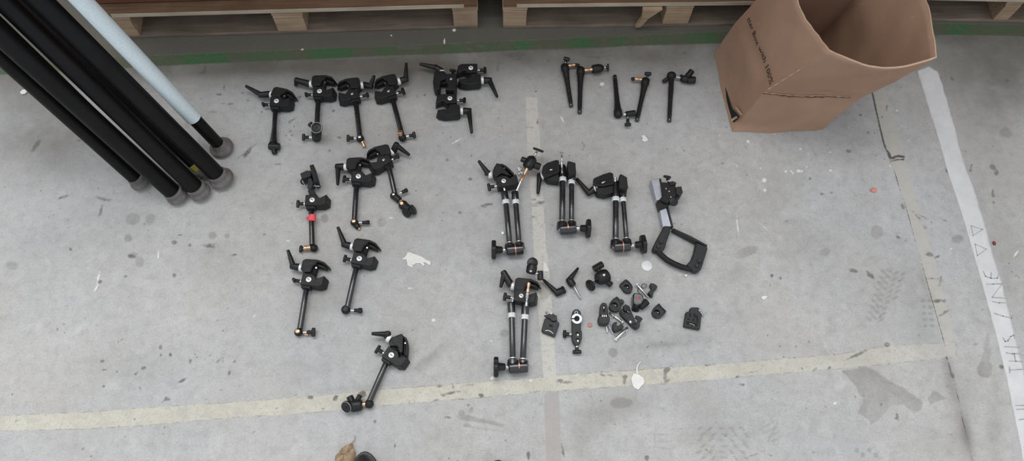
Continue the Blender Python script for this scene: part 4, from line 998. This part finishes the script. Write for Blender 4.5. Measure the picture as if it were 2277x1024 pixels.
# ---- folding arms with a big knob
def lobed(parent, c, n, R_=24, th=11, lobes=6):
    c = Vector(c); n = Vector(n).normalized(); u = n.orthogonal().normalized(); v = n.cross(u); N_ = 60; bm = BM(); rings = []
    for s, k in ((-.5,.86),(-.36,1),(.36,1),(.5,.84)):
        rings.append([bm.verts.new(c + n*(s*th/1000) + (u*math.cos(a)+v*math.sin(a))*((R_*k - 2.4*(1-math.cos(lobes*a))/2)/1000)) for a in [2*PI*i/N_ for i in range(N_)]])
    for a, b in zip(rings[:-1], rings[1:]):
        for i in range(N_): bm.faces.new((a[i], a[(i+1) % N_], b[(i+1) % N_], b[i]))
    bm.faces.new(rings[0][::-1]); bm.faces.new(rings[-1]); return part('tension_knob', bm, 'plastic', parent, ang=50)
def folding_arm(label, A0, A1, B0, B1, ra, rb, capA, capB, elbow, copper, knob, kz=25, z=20):
    """A0,A1 upper and lower end of one tube, B0,B1 of the other; elbow left and right; knob: pin, neck, centre"""
    c = w(*elbow[0], 0)
    t = thing('folding_arm', label, 'folding arm', Vector((c.x, c.y, 0)), 'folding arms with big round tension knobs')
    for p0, p1, r, cap in ((A0, A1, ra, capA), (B0, B1, rb, capB)):
        a = w(*p0, z); b = w(*p1, z); d = (a-b).normalized()
        tb = tube(t, b, a, r, r)
        bm = BM(); lathe(bm, a - d*.002, a + d, [(0,r+2.2),(2,r+2.8),(3,r+2.8),(3.2,r+1.2),(5,r+1.2),(5.2,r+2.4),(11,r+2.2),(12,r+1)], 8); part('collar', bm, 'screw', tb, ang=25, label='silver collar')
        bm = BM(); lathe(bm, b - d*.002, b + d, [(0,r+1.6),(3,r+1.6),(4,r+.6)], 24); part('lower_ring', bm, 'chrome', tb)
        if cap: bm = BM(); e = w(*cap, z+2); lathe(bm, a + d*.009, e, [(0,r+2.0),((e-a).length*1000-12,r+2.4),((e-a).length*1000-9,r+1.4)], 22); part('black_cap', bm, 'tube', tb)
        bm = BM(); lathe(bm, b + d*-.001, b - d, [(0,r+2),(3,r+5.2),(14,r+6.0),(19,r+6)], 24); part('elbow_socket', bm, 'tube', tb)
    l = w(*elbow[0], z); r_ = w(*elbow[1], z); n = (r_-l).length*1000
    bm = BM(); lathe(bm, l, r_, [(0,10),(2,13.5),(n*.3,14.2),(n*.7,14.2),(n-2,13.5),(n,10)], 28); el = part('elbow', bm, 'tube', t)
    q = w(*copper, z); dd = (r_-l).normalized(); bm = BM(); lathe(bm, q - dd*.001, q+dd, [(0,14.8),(2,14.8)], 32); part('copper_washer', bm, 'copper', el, label='copper washer')
    pin, neck, kc = knob; s = (w(*kc, z)-w(*pin, z)).normalized()
    bm = BM(); lathe(bm, w(*pin, z) - s*.005, w(*kc, z), [(0,4.6),(9,4.6)], 16); part('knob_pin', bm, 'chrome', el)
    kb = lobed(t, w(*kc, kz), s)
    bm = BM(); p = w(*neck, z+2); k_ = w(*kc, kz); m = (k_-p).length*1000; lathe(bm, p, k_, [(0,7),(2,8.2),(m*.6,9),(m*.8,11)], 20); part('knob_neck', bm, 'plastic', kb)
    bm = BM(); e = (r_ if (w(*kc, z)-l).length > (w(*kc, z)-r_).length else l); o_ = l if e is r_ else r_; g = (o_-e).normalized(); lathe(bm, o_ - g*.001, o_+g, [(0,5),(2.5,5),(3,4)], 6); part('elbow_nut', bm, 'steel', el)
    return t
t = folding_arm('upper left folding arm, knob to the left, long copper stud leading to a ball head', (1125,452),(1133,540),(1147,452),(1154,538), 6.6,6.6, (1121,426),(1145,426), ((1126,556),(1164,553)), (1146,555), ((1123,555),(1117,555),(1098,555)))
F = clamp_frame((1120,402), None, 0, ang=9, lift=6); super_clamp(t, F, tip=(1064,357), tipz=32, hub=w(1084,379,30), closed=True, kang=10, kL=20, lug=False, dot=5.5)
stud(t, w(1124,428,24), w(1119,412,26), 3.2, 'chrome', 'spigot', False)
stud(t, w(1147,428,24), w(1158,402,30), 3.0, 'chrome', 'spigot', False); stud(t, w(1158,402,30), w(1174,371,34), 4.4)
bm = BM(); lathe(bm, w(1171,374,34), w(1188,346,38), [(0,9),(4,13.5),(20,14.5),(30,12),(35,6)], 26); bh = part('ball_head', bm, 'plastic', t)
cyl(bh, w(1172,358,36), w(1159,353,36), 7, ridged=True); cyl(bh, w(1187,366,34), w(1201,371,30), 9, 'friction_knob'); bm = BM(); rod(bm, w(1187,348,38), w(1194,337,42), 3); part('head_stem', bm, 'steel', bh)
disc(bh, w(1197,333,44), Vector((.35,.75,.55)), 14, 5, rim=False)
# side-on clamps of the two middle arms
def side_clamp(t, ox, oy, q, jaw, recess, slot, lower, collar, hub, handle, blk, foot):
    L = lambda P: cr(ox, oy, q, P); pt = lambda p, z: w(*L([p])[0], z)
    bm = BM(); slab(bm, L(jaw), 14, 34); loft(bm, [Vector((p.x, p.y, .004)) for p in [w(x, y, 28) for x, y in L(lower)]], [w(x, y, 28) for x, y in L(lower)])
    j = part('moving_jaw', bm, 'cast', t, 1.2)
    T = [w(x, y, 34) for x, y in L(jaw)]; I = [w(x, y, 36) for x, y in L(recess)]
    bm = BM(); n = len(jaw)
    for k in range(n):
        a, b = w(*L([jaw[k]])[0], 35.5), w(*L([jaw[(k+1) % n]])[0], 35.5); sweep(bm, [a, b], .0016, 8)
    part('jaw_rim', bm, 'dark', j)
    bm = BM(); slab(bm, L(recess), 34.2, 34.8); part('jaw_hollow', bm, 'void', j)
    bm = BM(); rod(bm, pt(slot[0], 36.5), pt(slot[1], 36.5), 2.2); part('slide_rivet', bm, 'chrome', j)
    c0, c1 = pt(collar[0], 20), pt(collar[1], 17); bm = BM(); lathe(bm, c0, c1, [(0,9),(1,9.8),((c1-c0).length*1000-1,9.8),((c1-c0).length*1000,9)], 28); part('collar', bm, 'screw', j, label='bright metal collar')
    bm = BM(); lathe(bm, c1, pt(hub, 14), [(0,8.6),(3,8.8),((pt(hub,14)-c1).length*1000,7.4)], 20); ball(bm, pt(hub, 14), 7.6)
    e = pt(hub, 14); tp = pt(handle, 12); hd = tp-e
    sweep(bm, [e, e + hd*.15, e + hd*.55, e + hd*.97, tp], [(.0072,.0072), (.0078,.0066), (.0066,.0052), (.005,.0038), (.0032,.0022)], 16); part('lever_handle', bm, 'plastic', t)
    bm = BM(); slab(bm, L(blk), 10, 46); slab(bm, L(foot), 3, 26); part('fixed_jaw', bm, 'cast', t, 1.5)
t = folding_arm('second folding arm, knob to the right, silver pin standing up above its cap', (1251,402),(1250,492),(1271,408),(1271,491), 7.2,6.2, (1250,368),(1274,392), ((1244,510),(1281,507)), (1262,507), ((1284,507),(1290,507),(1308,508)))
side_clamp(t, 1190, 330, .1172, [(160,335),(230,282),(400,225),(438,232),(450,320),(448,440),(300,500),(190,545),(130,470)], [(190,360),(250,310),(395,262),(415,270),(420,425),(290,470),(200,480)], [(275,408),(330,395)], [(190,540),(450,440),(450,620),(330,610),(230,590)], [(190,500),(120,520)], (85,510), (52,862), [(612,245),(640,232),(765,268),(780,478),(650,492),(620,420)], [(640,480),(770,480),(770,590),(650,600)])
stud(t, w(1250,385,34), w(1249,360,38), 3.2, 'steel', 'spigot'); bm = BM(); rod(bm, w(1249,360,38), w(1249,344,40), 2.2); rod(bm, w(1249,346,40), w(1246,338,40), 1.2); rod(bm, w(1249,346,40), w(1252,338,40), 1.2); part('pin_tip', bm, 'steel', t)
t = folding_arm('folding arm third in its group, knob to the right, handle reaching up left', (1369,446),(1369,532),(1386,447),(1393,530), 7.2,5.8, (1368,404),(1387,420), ((1364,549),(1401,546)), (1384,547), ((1405,545),(1412,544),(1430,543)))
side_clamp(t, 1190, 330, .1172, [(1112,595),(1140,565),(1300,495),(1420,460),(1470,482),(1480,660),(1300,702),(1140,700),(1105,650)], [(1150,600),(1300,530),(1420,492),(1448,500),(1450,640),(1300,672),(1160,672)], [(1260,655),(1330,622)], [(1130,700),(1480,665),(1480,830),(1330,880),(1180,850)], [(1190,740),(1125,765)], (1020,845), (785,568), [(1600,492),(1640,482),(1742,542),(1765,742),(1685,768),(1590,742)], [(1600,740),(1700,740),(1705,880),(1610,880)])
stud(t, w(1368,404,34), w(1368,394,36), 3.6, 'steel', 'spigot')
t = folding_arm('lowest folding arm, knob to the left, copper stud and ball head above its clamp', (1138,704),(1140,796),(1167,708),(1163,798), 6.6,6.8, (1136,672),(1169,674), ((1131,817),(1174,814)), (1154,814), ((1130,815),(1123,815),(1103,815)))
F = clamp_frame((1159,657), None, 0, ang=-10, lift=6); super_clamp(t, F, tip=(1113,639), tipz=20, hub=w(1118,602,28), jaw=(6,-6,-3), kang=20, kL=19, lug=False, dot=5)
stud(t, w(1139,674,24), w(1142,660,26), 3.4, 'steel', 'spigot'); stud(t, w(1170,680,48), w(1173,650,54), 3.6, 'steel', 'spigot'); stud(t, w(1173,650,54), w(1176,628,54), 4.2)
bm = BM(); lathe(bm, w(1180,608,48), w(1184,588,52), [(0,9),(3,12),(16,12.5),(22,10)], 26); bh = part('ball_head', bm, 'plastic', t); disc(bh, w(1184,584,56), Vector((.1,-.2,1)), 12.5, 5, rim=False)
bm = BM(); rod(bm, w(1188,607,46), w(1197,607,44), 4); part('head_stem', bm, 'chrome', bh); cyl(bh, w(1201,602,44), w(1202,622,40), 7)
bm = BM(); slab(bm, [(1177,601),(1183,601),(1182,604),(1179,603)], 60, 63); part('white_print', bm, 'paper', bh)

# ---- bracket with a hand grip
def build_bracket():
    s = .2441; q = lambda L: cr(1270,370,s,L)
    t = thing('bracket_grip', 'angled aluminium bracket with black hand grip frame at the right of the gear', 'bracket', w(1475,470,0))
    bm = BM(); slab(bm, q([(725,120),(803,110),(835,272),(800,310),(778,306)]), 6, 27); part('upper_bar', bm, 'alu', t, 1.2)
    bm = BM(); slab(bm, q([(804,108),(818,106),(850,250),(836,272)]), 6, 26); part('bar_edge', bm, 'dark', t, .8)
    bm = BM(); slab(bm, q([(806,398),(868,373),(913,545),(838,548)]), 5, 23); lb = part('lower_bar', bm, 'alu', t, 1.2)
    bm = BM(); slab(bm, q([(870,370),(888,372),(932,548),(914,548)]), 5, 22); part('bar_edge', bm, 'dark', t, .8)
    bm = BM(); slab(bm, q([(786,310),(835,278),(905,330),(890,360),(812,388)]), 5, 30); part('hinge_cover', bm, 'cast', t, 1.5)
    bm = BM(); slab(bm, q([(850,538),(912,542),(900,600),(868,690),(858,735),(822,772),(752,757),(748,728),(790,640)]), .6, 24); lp = part('side_plate', bm, 'dark', t, 2)
    bm = BM()
    for x, y, r in ((820,690,6), (795,735,6)): lathe(bm, w(*q([(x,y)])[0], 23.5), w(*q([(x,y)])[0], 60), [(0,r),(2.4,r),(3.2,r-1)], 18)
    part('rivets', bm, 'plastic', lp)
    bm = BM(); slab(bm, q([(1140,688),(1238,726),(1245,745),(1185,935),(1150,955),(1118,948),(1052,892),(1098,842),(1125,765)]), 4, 24); rp = part('side_plate', bm, 'dark', t, 2)
    bm = BM()
    for x, y, r in ((1168,865,6), (1145,910,6)): lathe(bm, w(*q([(x,y)])[0], 23.5), w(*q([(x,y)])[0], 60), [(0,r),(2.4,r),(3.2,r-1)], 18)
    part('rivets', bm, 'plastic', rp)
    bm = BM(); slab(bm, q([(922,565),(935,560),(1090,630),(1240,712),(1240,728),(1085,650)]), 4, 26); part('top_rail', bm, 'dark', t, .8)
    bm = BM(); pts = q([(775,762),(815,800),(870,848),(930,882),(1000,912),(1070,930),(1140,938)]); sweep(bm, [w(x, y, 14) for x, y in pts], [(.0075,.0062),(.0078,.0066),(.0078,.0068),(.0078,.0068),(.0078,.0068),(.0078,.0066),(.0075,.0062)], 18); part('grip', bm, 'blackrubber', t)
    s = .0977; q2 = lambda L: cr(1440,380,s,L)
    bm = BM(); slab(bm, q2([(310,250),(470,255),(520,240),(640,290),(640,390),(660,560),(560,650),(440,730),(300,660),(350,580)]), 6, 40); b = part('quick_release_body', bm, 'cast', t, 1.5)
    bm = BM(); slab(bm, q2([(640,360),(770,340),(808,485),(730,540),(660,520)]), 8, 46); part('release_block', bm, 'dark', b, 1.5)
    bm = BM(); slab(bm, q2([(500,240),(580,225),(665,265),(640,300),(520,320)]), 28, 46); part('release_catch', bm, 'dark', b, 1)
    bm = BM(); slab(bm, q2([(640,560),(720,560),(735,590),(640,630)]), 10, 36); part('release_lip', bm, 'cast', b, 1)
    bm = BM(); rod(bm, w(*q2([(480,260)])[0], 30), w(*q2([(465,190)])[0], 34), 3); part('knob_pin', bm, 'chrome', b)
    o = cyl(t, w(*q2([(465,210)])[0], 34), w(*q2([(455,160)])[0], 36), 4.5, 'knob_neck'); disc(t, w(*q2([(447,132)])[0], 38), Vector((.15,.7,.6)), 9.5, 5, rim=False, name='clamp_knob')
    disc(t, w(*q2([(590,700)])[0], 38), Vector((.1,-.35,.9)), 10.5, 6, rim=False, name='clamp_knob')
    bm = BM()
    for x, y in ((490,460),(530,590),(420,400)): lathe(bm, w(*q2([(x,y)])[0], 39), w(*q2([(x,y)])[0], 70), [(0,1.8),(1.8,1.6)], 10)
    part('small_screws', bm, 'steel', b)
build_bracket()

# ---- small parts, lower right of the gear
def lever_piece(label, h0, h1, elbow, tip, pin=None, teeth=False):
    t = thing('ratchet_lever', label, 'lever', w(*h0, 0), 'loose ratchet levers')
    a = w(*h0, 10); b = w(*h1, 10); n = (b-a).length*1000; bm = BM(); lathe(bm, a, b, [(0,6.2),(2,8.2),(n*.5,9),(n-2,8.4),(n,7)], 22)
    e = w(*elbow, 12); tp = w(*tip, 13); hd = tp-e; sweep(bm, [e, e+hd*.2, e+hd*.6, e+hd*.96, tp], [(.007,.0062),(.0066,.0058),(.005,.0042),(.0034,.003),(.002,.0018)], 16); h = part('handle', bm, 'plastic', t)
    if teeth:
        bm = BM(); lathe(bm, b - (b-a).normalized()*.004, b + (b-a), [(0,9.6),(3.5,9.6),(4.5,8)], 9); part('toothed_collar', bm, 'plastic', t, ang=20)
        bm = BM(); rod(bm, b, b + (b-a).normalized()*.006, 2.4); part('pin', bm, 'steel', t)
    if pin: bm = BM(); rod(bm, w(*pin[0], 9), w(*pin[1], 5), 2.7); part('threaded_pin', bm, 'steel', t)
lever_piece('loose ratchet lever without a pin, its tip under the ball head knob', (1234,653),(1255,643),(1238,650),(1208,621), teeth=True)
lever_piece('loose ratchet lever with a long silver pin, between the folding arm and ball head', (1263,618),(1275,635),(1267,620),(1286,595), pin=((1275,634),(1292,664)))
t = thing('ball_head', 'loose black ball head with two knobs and a slanted mounting disc', 'ball head', w(1340,614,0))
s = .2247; q = lambda x, y: (1190+s*x, 570+s*y)
bm = BM(); lathe(bm, w(*q(600,235),16), w(*q(735,170),20), [(0,8),(4,14),(14,17),(26,16.5),(33,13),(36,6)], 28); bd = part('head_body', bm, 'cast', t)
bm = BM(); ball(bm, w(*q(625,215),28), 6.5, (1.3,.8,.7)); part('ball_socket', bm, 'void', bd)
bm = BM(); slab(bm, [q(668,175),(q(690,168)),q(693,186),q(680,192)], 36, 39.5); part('white_print', bm, 'paper', bd)
bm = BM(); rod(bm, w(*q(640,150),22), w(*q(620,125),24), 5); part('knob_stem', bm, 'plastic', bd); cyl(t, w(*q(578,125),24), w(*q(668,72),24), 8.0, 'locking_knob', ridged=True)
cyl(t, w(*q(705,240),16), w(*q(755,285),12), 7.2, 'friction_knob', ridged=True)
bm = BM(); rod(bm, w(*q(610,245),18), w(*q(560,280),18), 4.2); part('ball_stem', bm, 'tube', bd); disc(t, w(*q(547,285),19), Vector((-.8,-.55,.35)), 14, 5, rim=False)

def plate(name, label, cat, L, z0, z1, mat, loc, grp=None, bevel=1.2):
    t = thing(name, label, cat, w(*loc, 0), grp); bm = BM(); slab(bm, L, z0, z1); return t, part('plate_body', bm, mat, t, bevel)
t, b = plate('square_plate', 'square black quick-release plate with curved latch, left of the ringed arm plate', 'plate', [q(*p) for p in ((100,605),(85,640),(62,725),(75,745),(190,790),(200,780),(242,660),(215,632))], 1, 12, 'dark', (1225,722))
bm = BM(); slab(bm, [q(*p) for p in ((85,582),(120,572),(150,560),(175,562),(215,585),(218,625),(190,640),(165,632),(140,610),(110,600))], 12.2, 18); part('latch', bm, 'dark', b, 1)
bm = BM(); lathe(bm, w(*q(155,690),11.4), w(*q(155,690),40), [(0,4.6),(.9,4.6)], 20); part('hole', bm, 'void', b)
bm = BM(); sweep(bm, [w(*q(x,y),12.6) for x,y in ((98,732),(125,728),(155,740),(178,762))], [.0012,.0016,.0016,.0012], 10); part('silver_bar', bm, 'steel', b)
bm = BM(); ball(bm, w(*q(158,562),17), 2.6); part('latch_pin', bm, 'screw', b)
t = thing('arm_plate', 'long black arm plate with a grey ring and two T-screws', 'arm plate', w(1282,735,0))
ol = [q(x, y) for x, y in [(363,620),(362,575),(372,540),(392,522),(410,518),(430,522),(448,540),(455,575),(452,720)] + [(462,740),(463,810),(448,850),(425,876),(410,880),(392,870),(370,835),(362,800),(364,740)]]
bm = BM(); slab(bm, ol, 2, 15); b = part('plate_body', bm, 'dark', t, 1.5)
c = w(*q(412,615), 16); bm = BM(); lathe(bm, c - Vector((0,0,.002)), c+Vector((0,0,1)), [(0,12.2),(3,12.2),(3.6,11.6)], 40); rg = part('grey_ring', bm, 'alu', b, label='grey metal ring')
bm = BM(); lathe(bm, c + Vector((0,0,.0005)), c+Vector((0,0,1)), [(0,6.2),(2.6,6.2),(3.4,5.2)], 28); part('ring_screw', bm, 'void', b)
bm = BM(); torus(bm, w(*q(406,552),15.5), (0,0,1), 3.2, 1.1); part('ring_eye', bm, 'steel', b); bm = BM(); boxm(bm, w(*q(378,612),19), (.012,.002,.001)); part('ring_slit', bm, 'void', b)
for yy in (765, 825):
    bm = BM(); lathe(bm, w(*q(419,yy),14.2), w(*q(419,yy),50), [(0,5),(1.3,5)], 20); part('hole', bm, 'void', b); bm = BM(); boxm(bm, w(*q(423,yy+8),15.8), (.003,.004,.0006)); part('hole_glint', bm, 'steel', b)
o = add_wing(t, w(*q(364,767),9), w(*q(292,765),9), 18, 7, Vector((0,1,.3))); o = add_wing(t, w(*q(412,872),9), w(*q(414,942),9), 20, 8, Vector((1,0,.2)))

s5 = .16605; z5 = lambda x, y: (1310+s5*x, 600+s5*y)
# wedge-shaped plate holder
t, b = plate('slide_holder', 'upright black holder with rounded top, left of the pile of small parts', 'holder', [z5(*p) for p in ((150,470),(170,440),(200,432),(232,445),(245,480),(258,600),(140,605))], 2, 17, 'dark', (1343,695))
bm = BM(); slab(bm, [z5(*p) for p in ((124,625),(140,605),(262,600),(282,640),(275,690),(225,722),(145,718),(128,680))], 1, 22); part('holder_base', bm, 'dark', b, 1.5)
bm = BM(); slab(bm, [z5(*p) for p in ((178,480),(205,470),(220,500),(215,560),(185,560))], 17.2, 18); part('slot', bm, 'void', b); bm = BM(); ball(bm, w(*z5(197,500),18.5), 3, (.7,1.2,.5)); part('slot_screw', bm, 'steel', b)
bm = BM()
for k in range(3): boxm(bm, w(*z5(178+k*25,612),22.4), (.002,.004,.001))
part('notches', bm, 'steel', b)
# ring clip with ears
def dring(label, outline, hole, r, grp='ring shaped quick-release pieces', ears=None, h=14):
    t = thing('ring_clip', label, 'ring clip', w(*hole, 0), grp); c = w(*hole, h)
    bm = BM(); T = [w(x, y, h) for x, y in outline]; N_ = 40; A = []
    top_o = []; 
    # walls follow the outline, hollow in the middle
    def ray(a):
        d = Vector((math.cos(a), math.sin(a), 0)); best = None
        for p, q_ in zip(T, T[1:]+T[:1]):
            e = q_-p; den = d.x*e.y - d.y*e.x
            if abs(den) < 1e-12: continue
            u = ((p.x-c.x)*e.y - (p.y-c.y)*e.x)/den; v = ((p.x-c.x)*d.y - (p.y-c.y)*d.x)/den
            if u > 0 and -1e-6 <= v <= 1+1e-6: best = u if best is None else max(best, u)
        return best or r/1000*1.5
    prof = []
    for i in range(N_):
        a = 2*PI*i/N_; ro = ray(a); d = Vector((math.cos(a), math.sin(a), 0)); ri = r/1000
        cc = Vector((c.x, c.y, 0)); rm = max(ro-.0022, ri)
        prof.append([cc + d*ro + Vector((0,0,.001)), cc + d*ro + Vector((0,0,h/1000)), cc + d*rm + Vector((0,0,h/1000)), cc + d*max(rm-.0005, ri) + Vector((0,0,h/1000-.003)), cc + d*ri + Vector((0,0,h/1000-.003)), cc + d*ri*.92 + Vector((0,0,.003)), cc + Vector((0,0,.003)) + d*.0003])
    rows = [[bm.verts.new(p) for p in pr] for pr in prof]
    for i in range(N_):
        for k in range(6): bm.faces.new((rows[i][k], rows[(i+1) % N_][k], rows[(i+1) % N_][k+1], rows[i][k+1]))
    bm.faces.new([rr[0] for rr in rows][::-1]); bm.faces.new([rr[-1] for rr in rows])
    b = part('ring_body', bm, 'dark', t)
    bm = BM(); ball(bm, w(hole[0]+2, hole[1]+1, 5), 1.7, (1.5,.8,.5)); part('ring_glint', bm, 'steel', b)
    if ears: bm = BM(); slab(bm, ears, 1, h-2); part('ear', bm, 'dark', b, 1)
    return t
dring('ring clip with an ear, on top of the pile beside the long clip', [z5(*p) for p in ((375,350),(400,375),(425,420),(440,480),(400,540),(350,550),(300,535),(270,490),(280,430),(320,385))], z5(342,468), 8.2, ears=[z5(*p) for p in ((405,390),(440,385),(465,405),(470,432),(440,448),(420,435))])
dring('ring clip above the pile, pointed corner up left', [z5(*p) for p in ((490,118),(530,145),(570,190),(587,232),(570,285),(510,298),(470,275),(440,230),(408,188))], z5(505,225), 7.2)
dring('ring clip to the right of the pile, pointed corner at its right', [z5(*p) for p in ((935,440),(975,490),(1040,552),(1000,595),(960,628),(905,632),(865,605),(845,560),(858,510))], z5(912,562), 7.2)
# long clip
t, b = plate('long_clip', 'long black latch clip slanting through the middle of the pile', 'latch clip', [z5(*p) for p in ((412,545),(445,520),(490,480),(545,510),(575,570),(620,680),(665,745),(645,785),(595,765),(530,700),(470,640),(415,580))], 1.5, 16, 'dark', (1398,700))
bm = BM(); slab(bm, [z5(*p) for p in ((455,480),(490,455),(540,480),(555,520),(510,550),(470,545))], 16.2, 24); part('clip_head', bm, 'cast', b, 1)
bm = BM(); slab(bm, [z5(*p) for p in ((422,545),(448,530),(478,578),(454,592))], 16.2, 19); part('clip_tab', bm, 'dark', b, .6)
bm = BM(); ball(bm, w(*z5(555,690),16.5), 3.4, (1,1.3,.4)); part('clip_screw', bm, 'steel', b)
bm = BM(); torus(bm, w(*z5(605,740),16.5), (0,0,1), 4.2, 1.2); part('clip_eye', bm, 'dark', b); bm = BM(); torus(bm, w(*z5(525,545),19), (.5,.4,.7), 4, 1.2); part('clip_loop', bm, 'steel', b)
# hook
t, b = plate('hook_piece', 'small black hook lying inside the wire loops', 'hook', [z5(*p) for p in ((318,715),(335,695),(372,690),(378,708),(358,735),(375,750),(405,735),(430,712),(468,752),(450,780),(395,805),(345,822),(320,790))], 1, 15, 'dark', (1374,726))
# bow-tie pieces
t, b = plate('bow_tie_clip', 'black bow-tie shaped clip right of the silver pin', 'clip', [z5(*p) for p in ((820,175),(860,175),(905,200),(918,225),(900,252),(868,268),(862,310),(852,356),(830,347),(806,316),(790,294),(805,285),(828,265),(838,240),(814,205))], 1, 14, 'dark', (1449,643), 'bow-tie shaped clips')
t, b = plate('bow_tie_clip', 'black bow-tie shaped clip at the lower end of the long clip', 'clip', [z5(*p) for p in ((628,602),(665,612),(705,632),(718,655),(690,690),(678,720),(682,750),(660,784),(615,765),(592,742),(625,720),(645,690),(648,660),(612,640))], 18.0, 24.5, 'dark', (1421,716), 'bow-tie shaped clips')
# little ball head with a red dot
t = thing('small_ball_head', 'small black ball head with a red dot, in the pile of small parts', 'ball head', w(1420,666,0))
bm = BM(); slab(bm, [z5(*p) for p in ((592,318),(612,300),(690,312),(722,330),(735,400),(700,455),(640,472),(595,450),(586,400))], 3, 26, .05); b = part('head_body', bm, 'tube', t, 4)
bm = BM(); ball(bm, w(*z5(665,372),26), 2.8, (1,1,.4)); part('red_dot', bm, 'reddot', b, label='red dot')
cyl(t, w(*z5(680,500),12), w(*z5(780,415),14), 8.5, 'locking_knob', ridged=True); bm = BM(); rod(bm, w(*z5(640,470),12), w(*z5(625,510),9), 3); part('ball_stem', bm, 'steel', b)
disc(t, w(*z5(620,518),8), Vector((-.3,-.8,.5)), 9, 4, rim=False); cyl(t, w(*z5(575,500),7), w(*z5(600,510),7), 5, 'stem_cap')
# silver pins on wires
def wired_pin(label, a, b, r, loops, grp='silver locking pins on wire loops'):
    t = thing('locking_pin', label, 'locking pin', w(*a, 0), grp); bm = BM(); rod(bm, w(*a, r+1), w(*b, r+5), r); p = part('pin_shaft', bm, 'chrome', t)
    bm = BM(); rod(bm, w(*b, r+5), Vector(w(*b, r+5)) + (w(*b, r+5)-w(*a, r+1)).normalized()*.003, r+.9); part('pin_head', bm, 'screw', p)
    for L, rr, m_ in loops:
        bm = BM(); sweep(bm, [w(x, y, z) for x, y, z in L], rr/1000, 8); part('wire_loop', bm, m_, t)
def L3(pts, z): return [(*z5(x, y), zz) for (x, y), zz in zip(pts, z if isinstance(z, (list, tuple)) else [z]*len(pts))]
wired_pin('silver locking pin above the small ball head, with a thin black wire loop', z5(795,368), z5(645,198), 2.9, [(L3([(700,215),(708,190),(735,182),(775,200),(760,225),(725,240),(700,225),(680,230),(655,245),(650,285),(672,310),(700,325)], [6,7,8,8,6,4,5,8,10,12,14,16]), .9, 'tube')])
wired_pin('silver locking pin between the holder and the long clip', z5(268,568), z5(440,690), 2.6, [(L3([(300,625),(340,610),(400,640),(440,680),(460,715)], [8,8,7,5,4]), 1.3, 'steel')])
wired_pin('silver locking pin lowest in the pile, with a wire bow', z5(515,768), z5(358,922), 3.3, [(L3([(262,738),(270,775),(300,830),(370,885),(440,885),(490,850),(512,800)], [6,5,4,3,3,4,5]), 1.2, 'steel'), (L3([(268,738),(282,775),(305,820),(320,845)], [7,6,5,3]), 2.2, 'alu')])
bm = BM(); sweep(bm, [w(*z5(x, y), z) for x, y, z in ((230,752,5),(232,768,4.5),(240,790,4),(240,835,4))], [.0016,.0022,.0026,.002], 10); single('metal_link', bm, 'steel', 'short grey metal link hanging below the upright holder', 'link', w(1350,730,0))
# square plate at right
t, b = plate('quick_release_plate', 'black slotted quick-release plate alone at the right of the small parts', 'plate', [z5(*p) for p in ((1352,510),(1380,497),(1460,497),(1482,515),(1490,555),(1505,600),(1487,785),(1475,792),(1275,750),(1270,735),(1298,560),(1350,552))], 1, 13, 'dark', (1541,708))
bm = BM()
for x, y, sx, sy in ((1352,600,.004,.009),(1412,610,.005,.009),(1448,640,.004,.012),(1398,665,.004,.004),(1448,692,.004,.004),(1330,655,.004,.004)): boxm(bm, w(*z5(x,y),13.2), (sx,sy,.001))
part('slots', bm, 'void', b)
bm = BM(); boxm(bm, w(*z5(1375,720),13.4), (.024,.007,.001), Matrix.Rotation(-.25, 3, 'Z')); part('wide_slot', bm, 'void', b)
bm = BM(); sweep(bm, [w(*z5(x,y),14.4) for x,y in ((1340,715),(1385,722),(1415,745))], .0013, 8); part('silver_bar', bm, 'steel', b)
bm = BM(); rod(bm, w(*z5(1470,525),13), w(*z5(1490,560),11), 2.2); rod(bm, w(*z5(1490,560),10), w(*z5(1530,605),6), 3); part('side_catch', bm, 'steel', b)

# ================================================================== LIGHT
wd = bpy.data.worlds.new('hall'); sc.world = wd; wd.use_nodes = True
bg = wd.node_tree.nodes['Background']; bg.inputs[0].default_value = (.93,.96,1.0,1); bg.inputs[1].default_value = WORLD
def area(name, loc, tgt, sx, sy, power, col):
    ld = bpy.data.lights.new(name, 'AREA'); ld.shape = 'RECTANGLE'; ld.size = sx; ld.size_y = sy; ld.energy = power; ld.color = col
    o = bpy.data.objects.new(name, ld); COL.objects.link(o); o.location = loc
    o.rotation_euler = (Vector(tgt)-Vector(loc)).to_track_quat('-Z', 'Y').to_euler(); return o
area('skylight', (-.8, 2.45, 6.0), (-.8, 2.45, 0), 5.0, 3.2, SKY, (1.0,.985,.96))
sc.view_settings.view_transform = 'Standard'; sc.view_settings.look = 'None'; sc.view_settings.gamma = 1; sc.view_settings.exposure = EXPO
sc.view_settings.use_curve_mapping = False
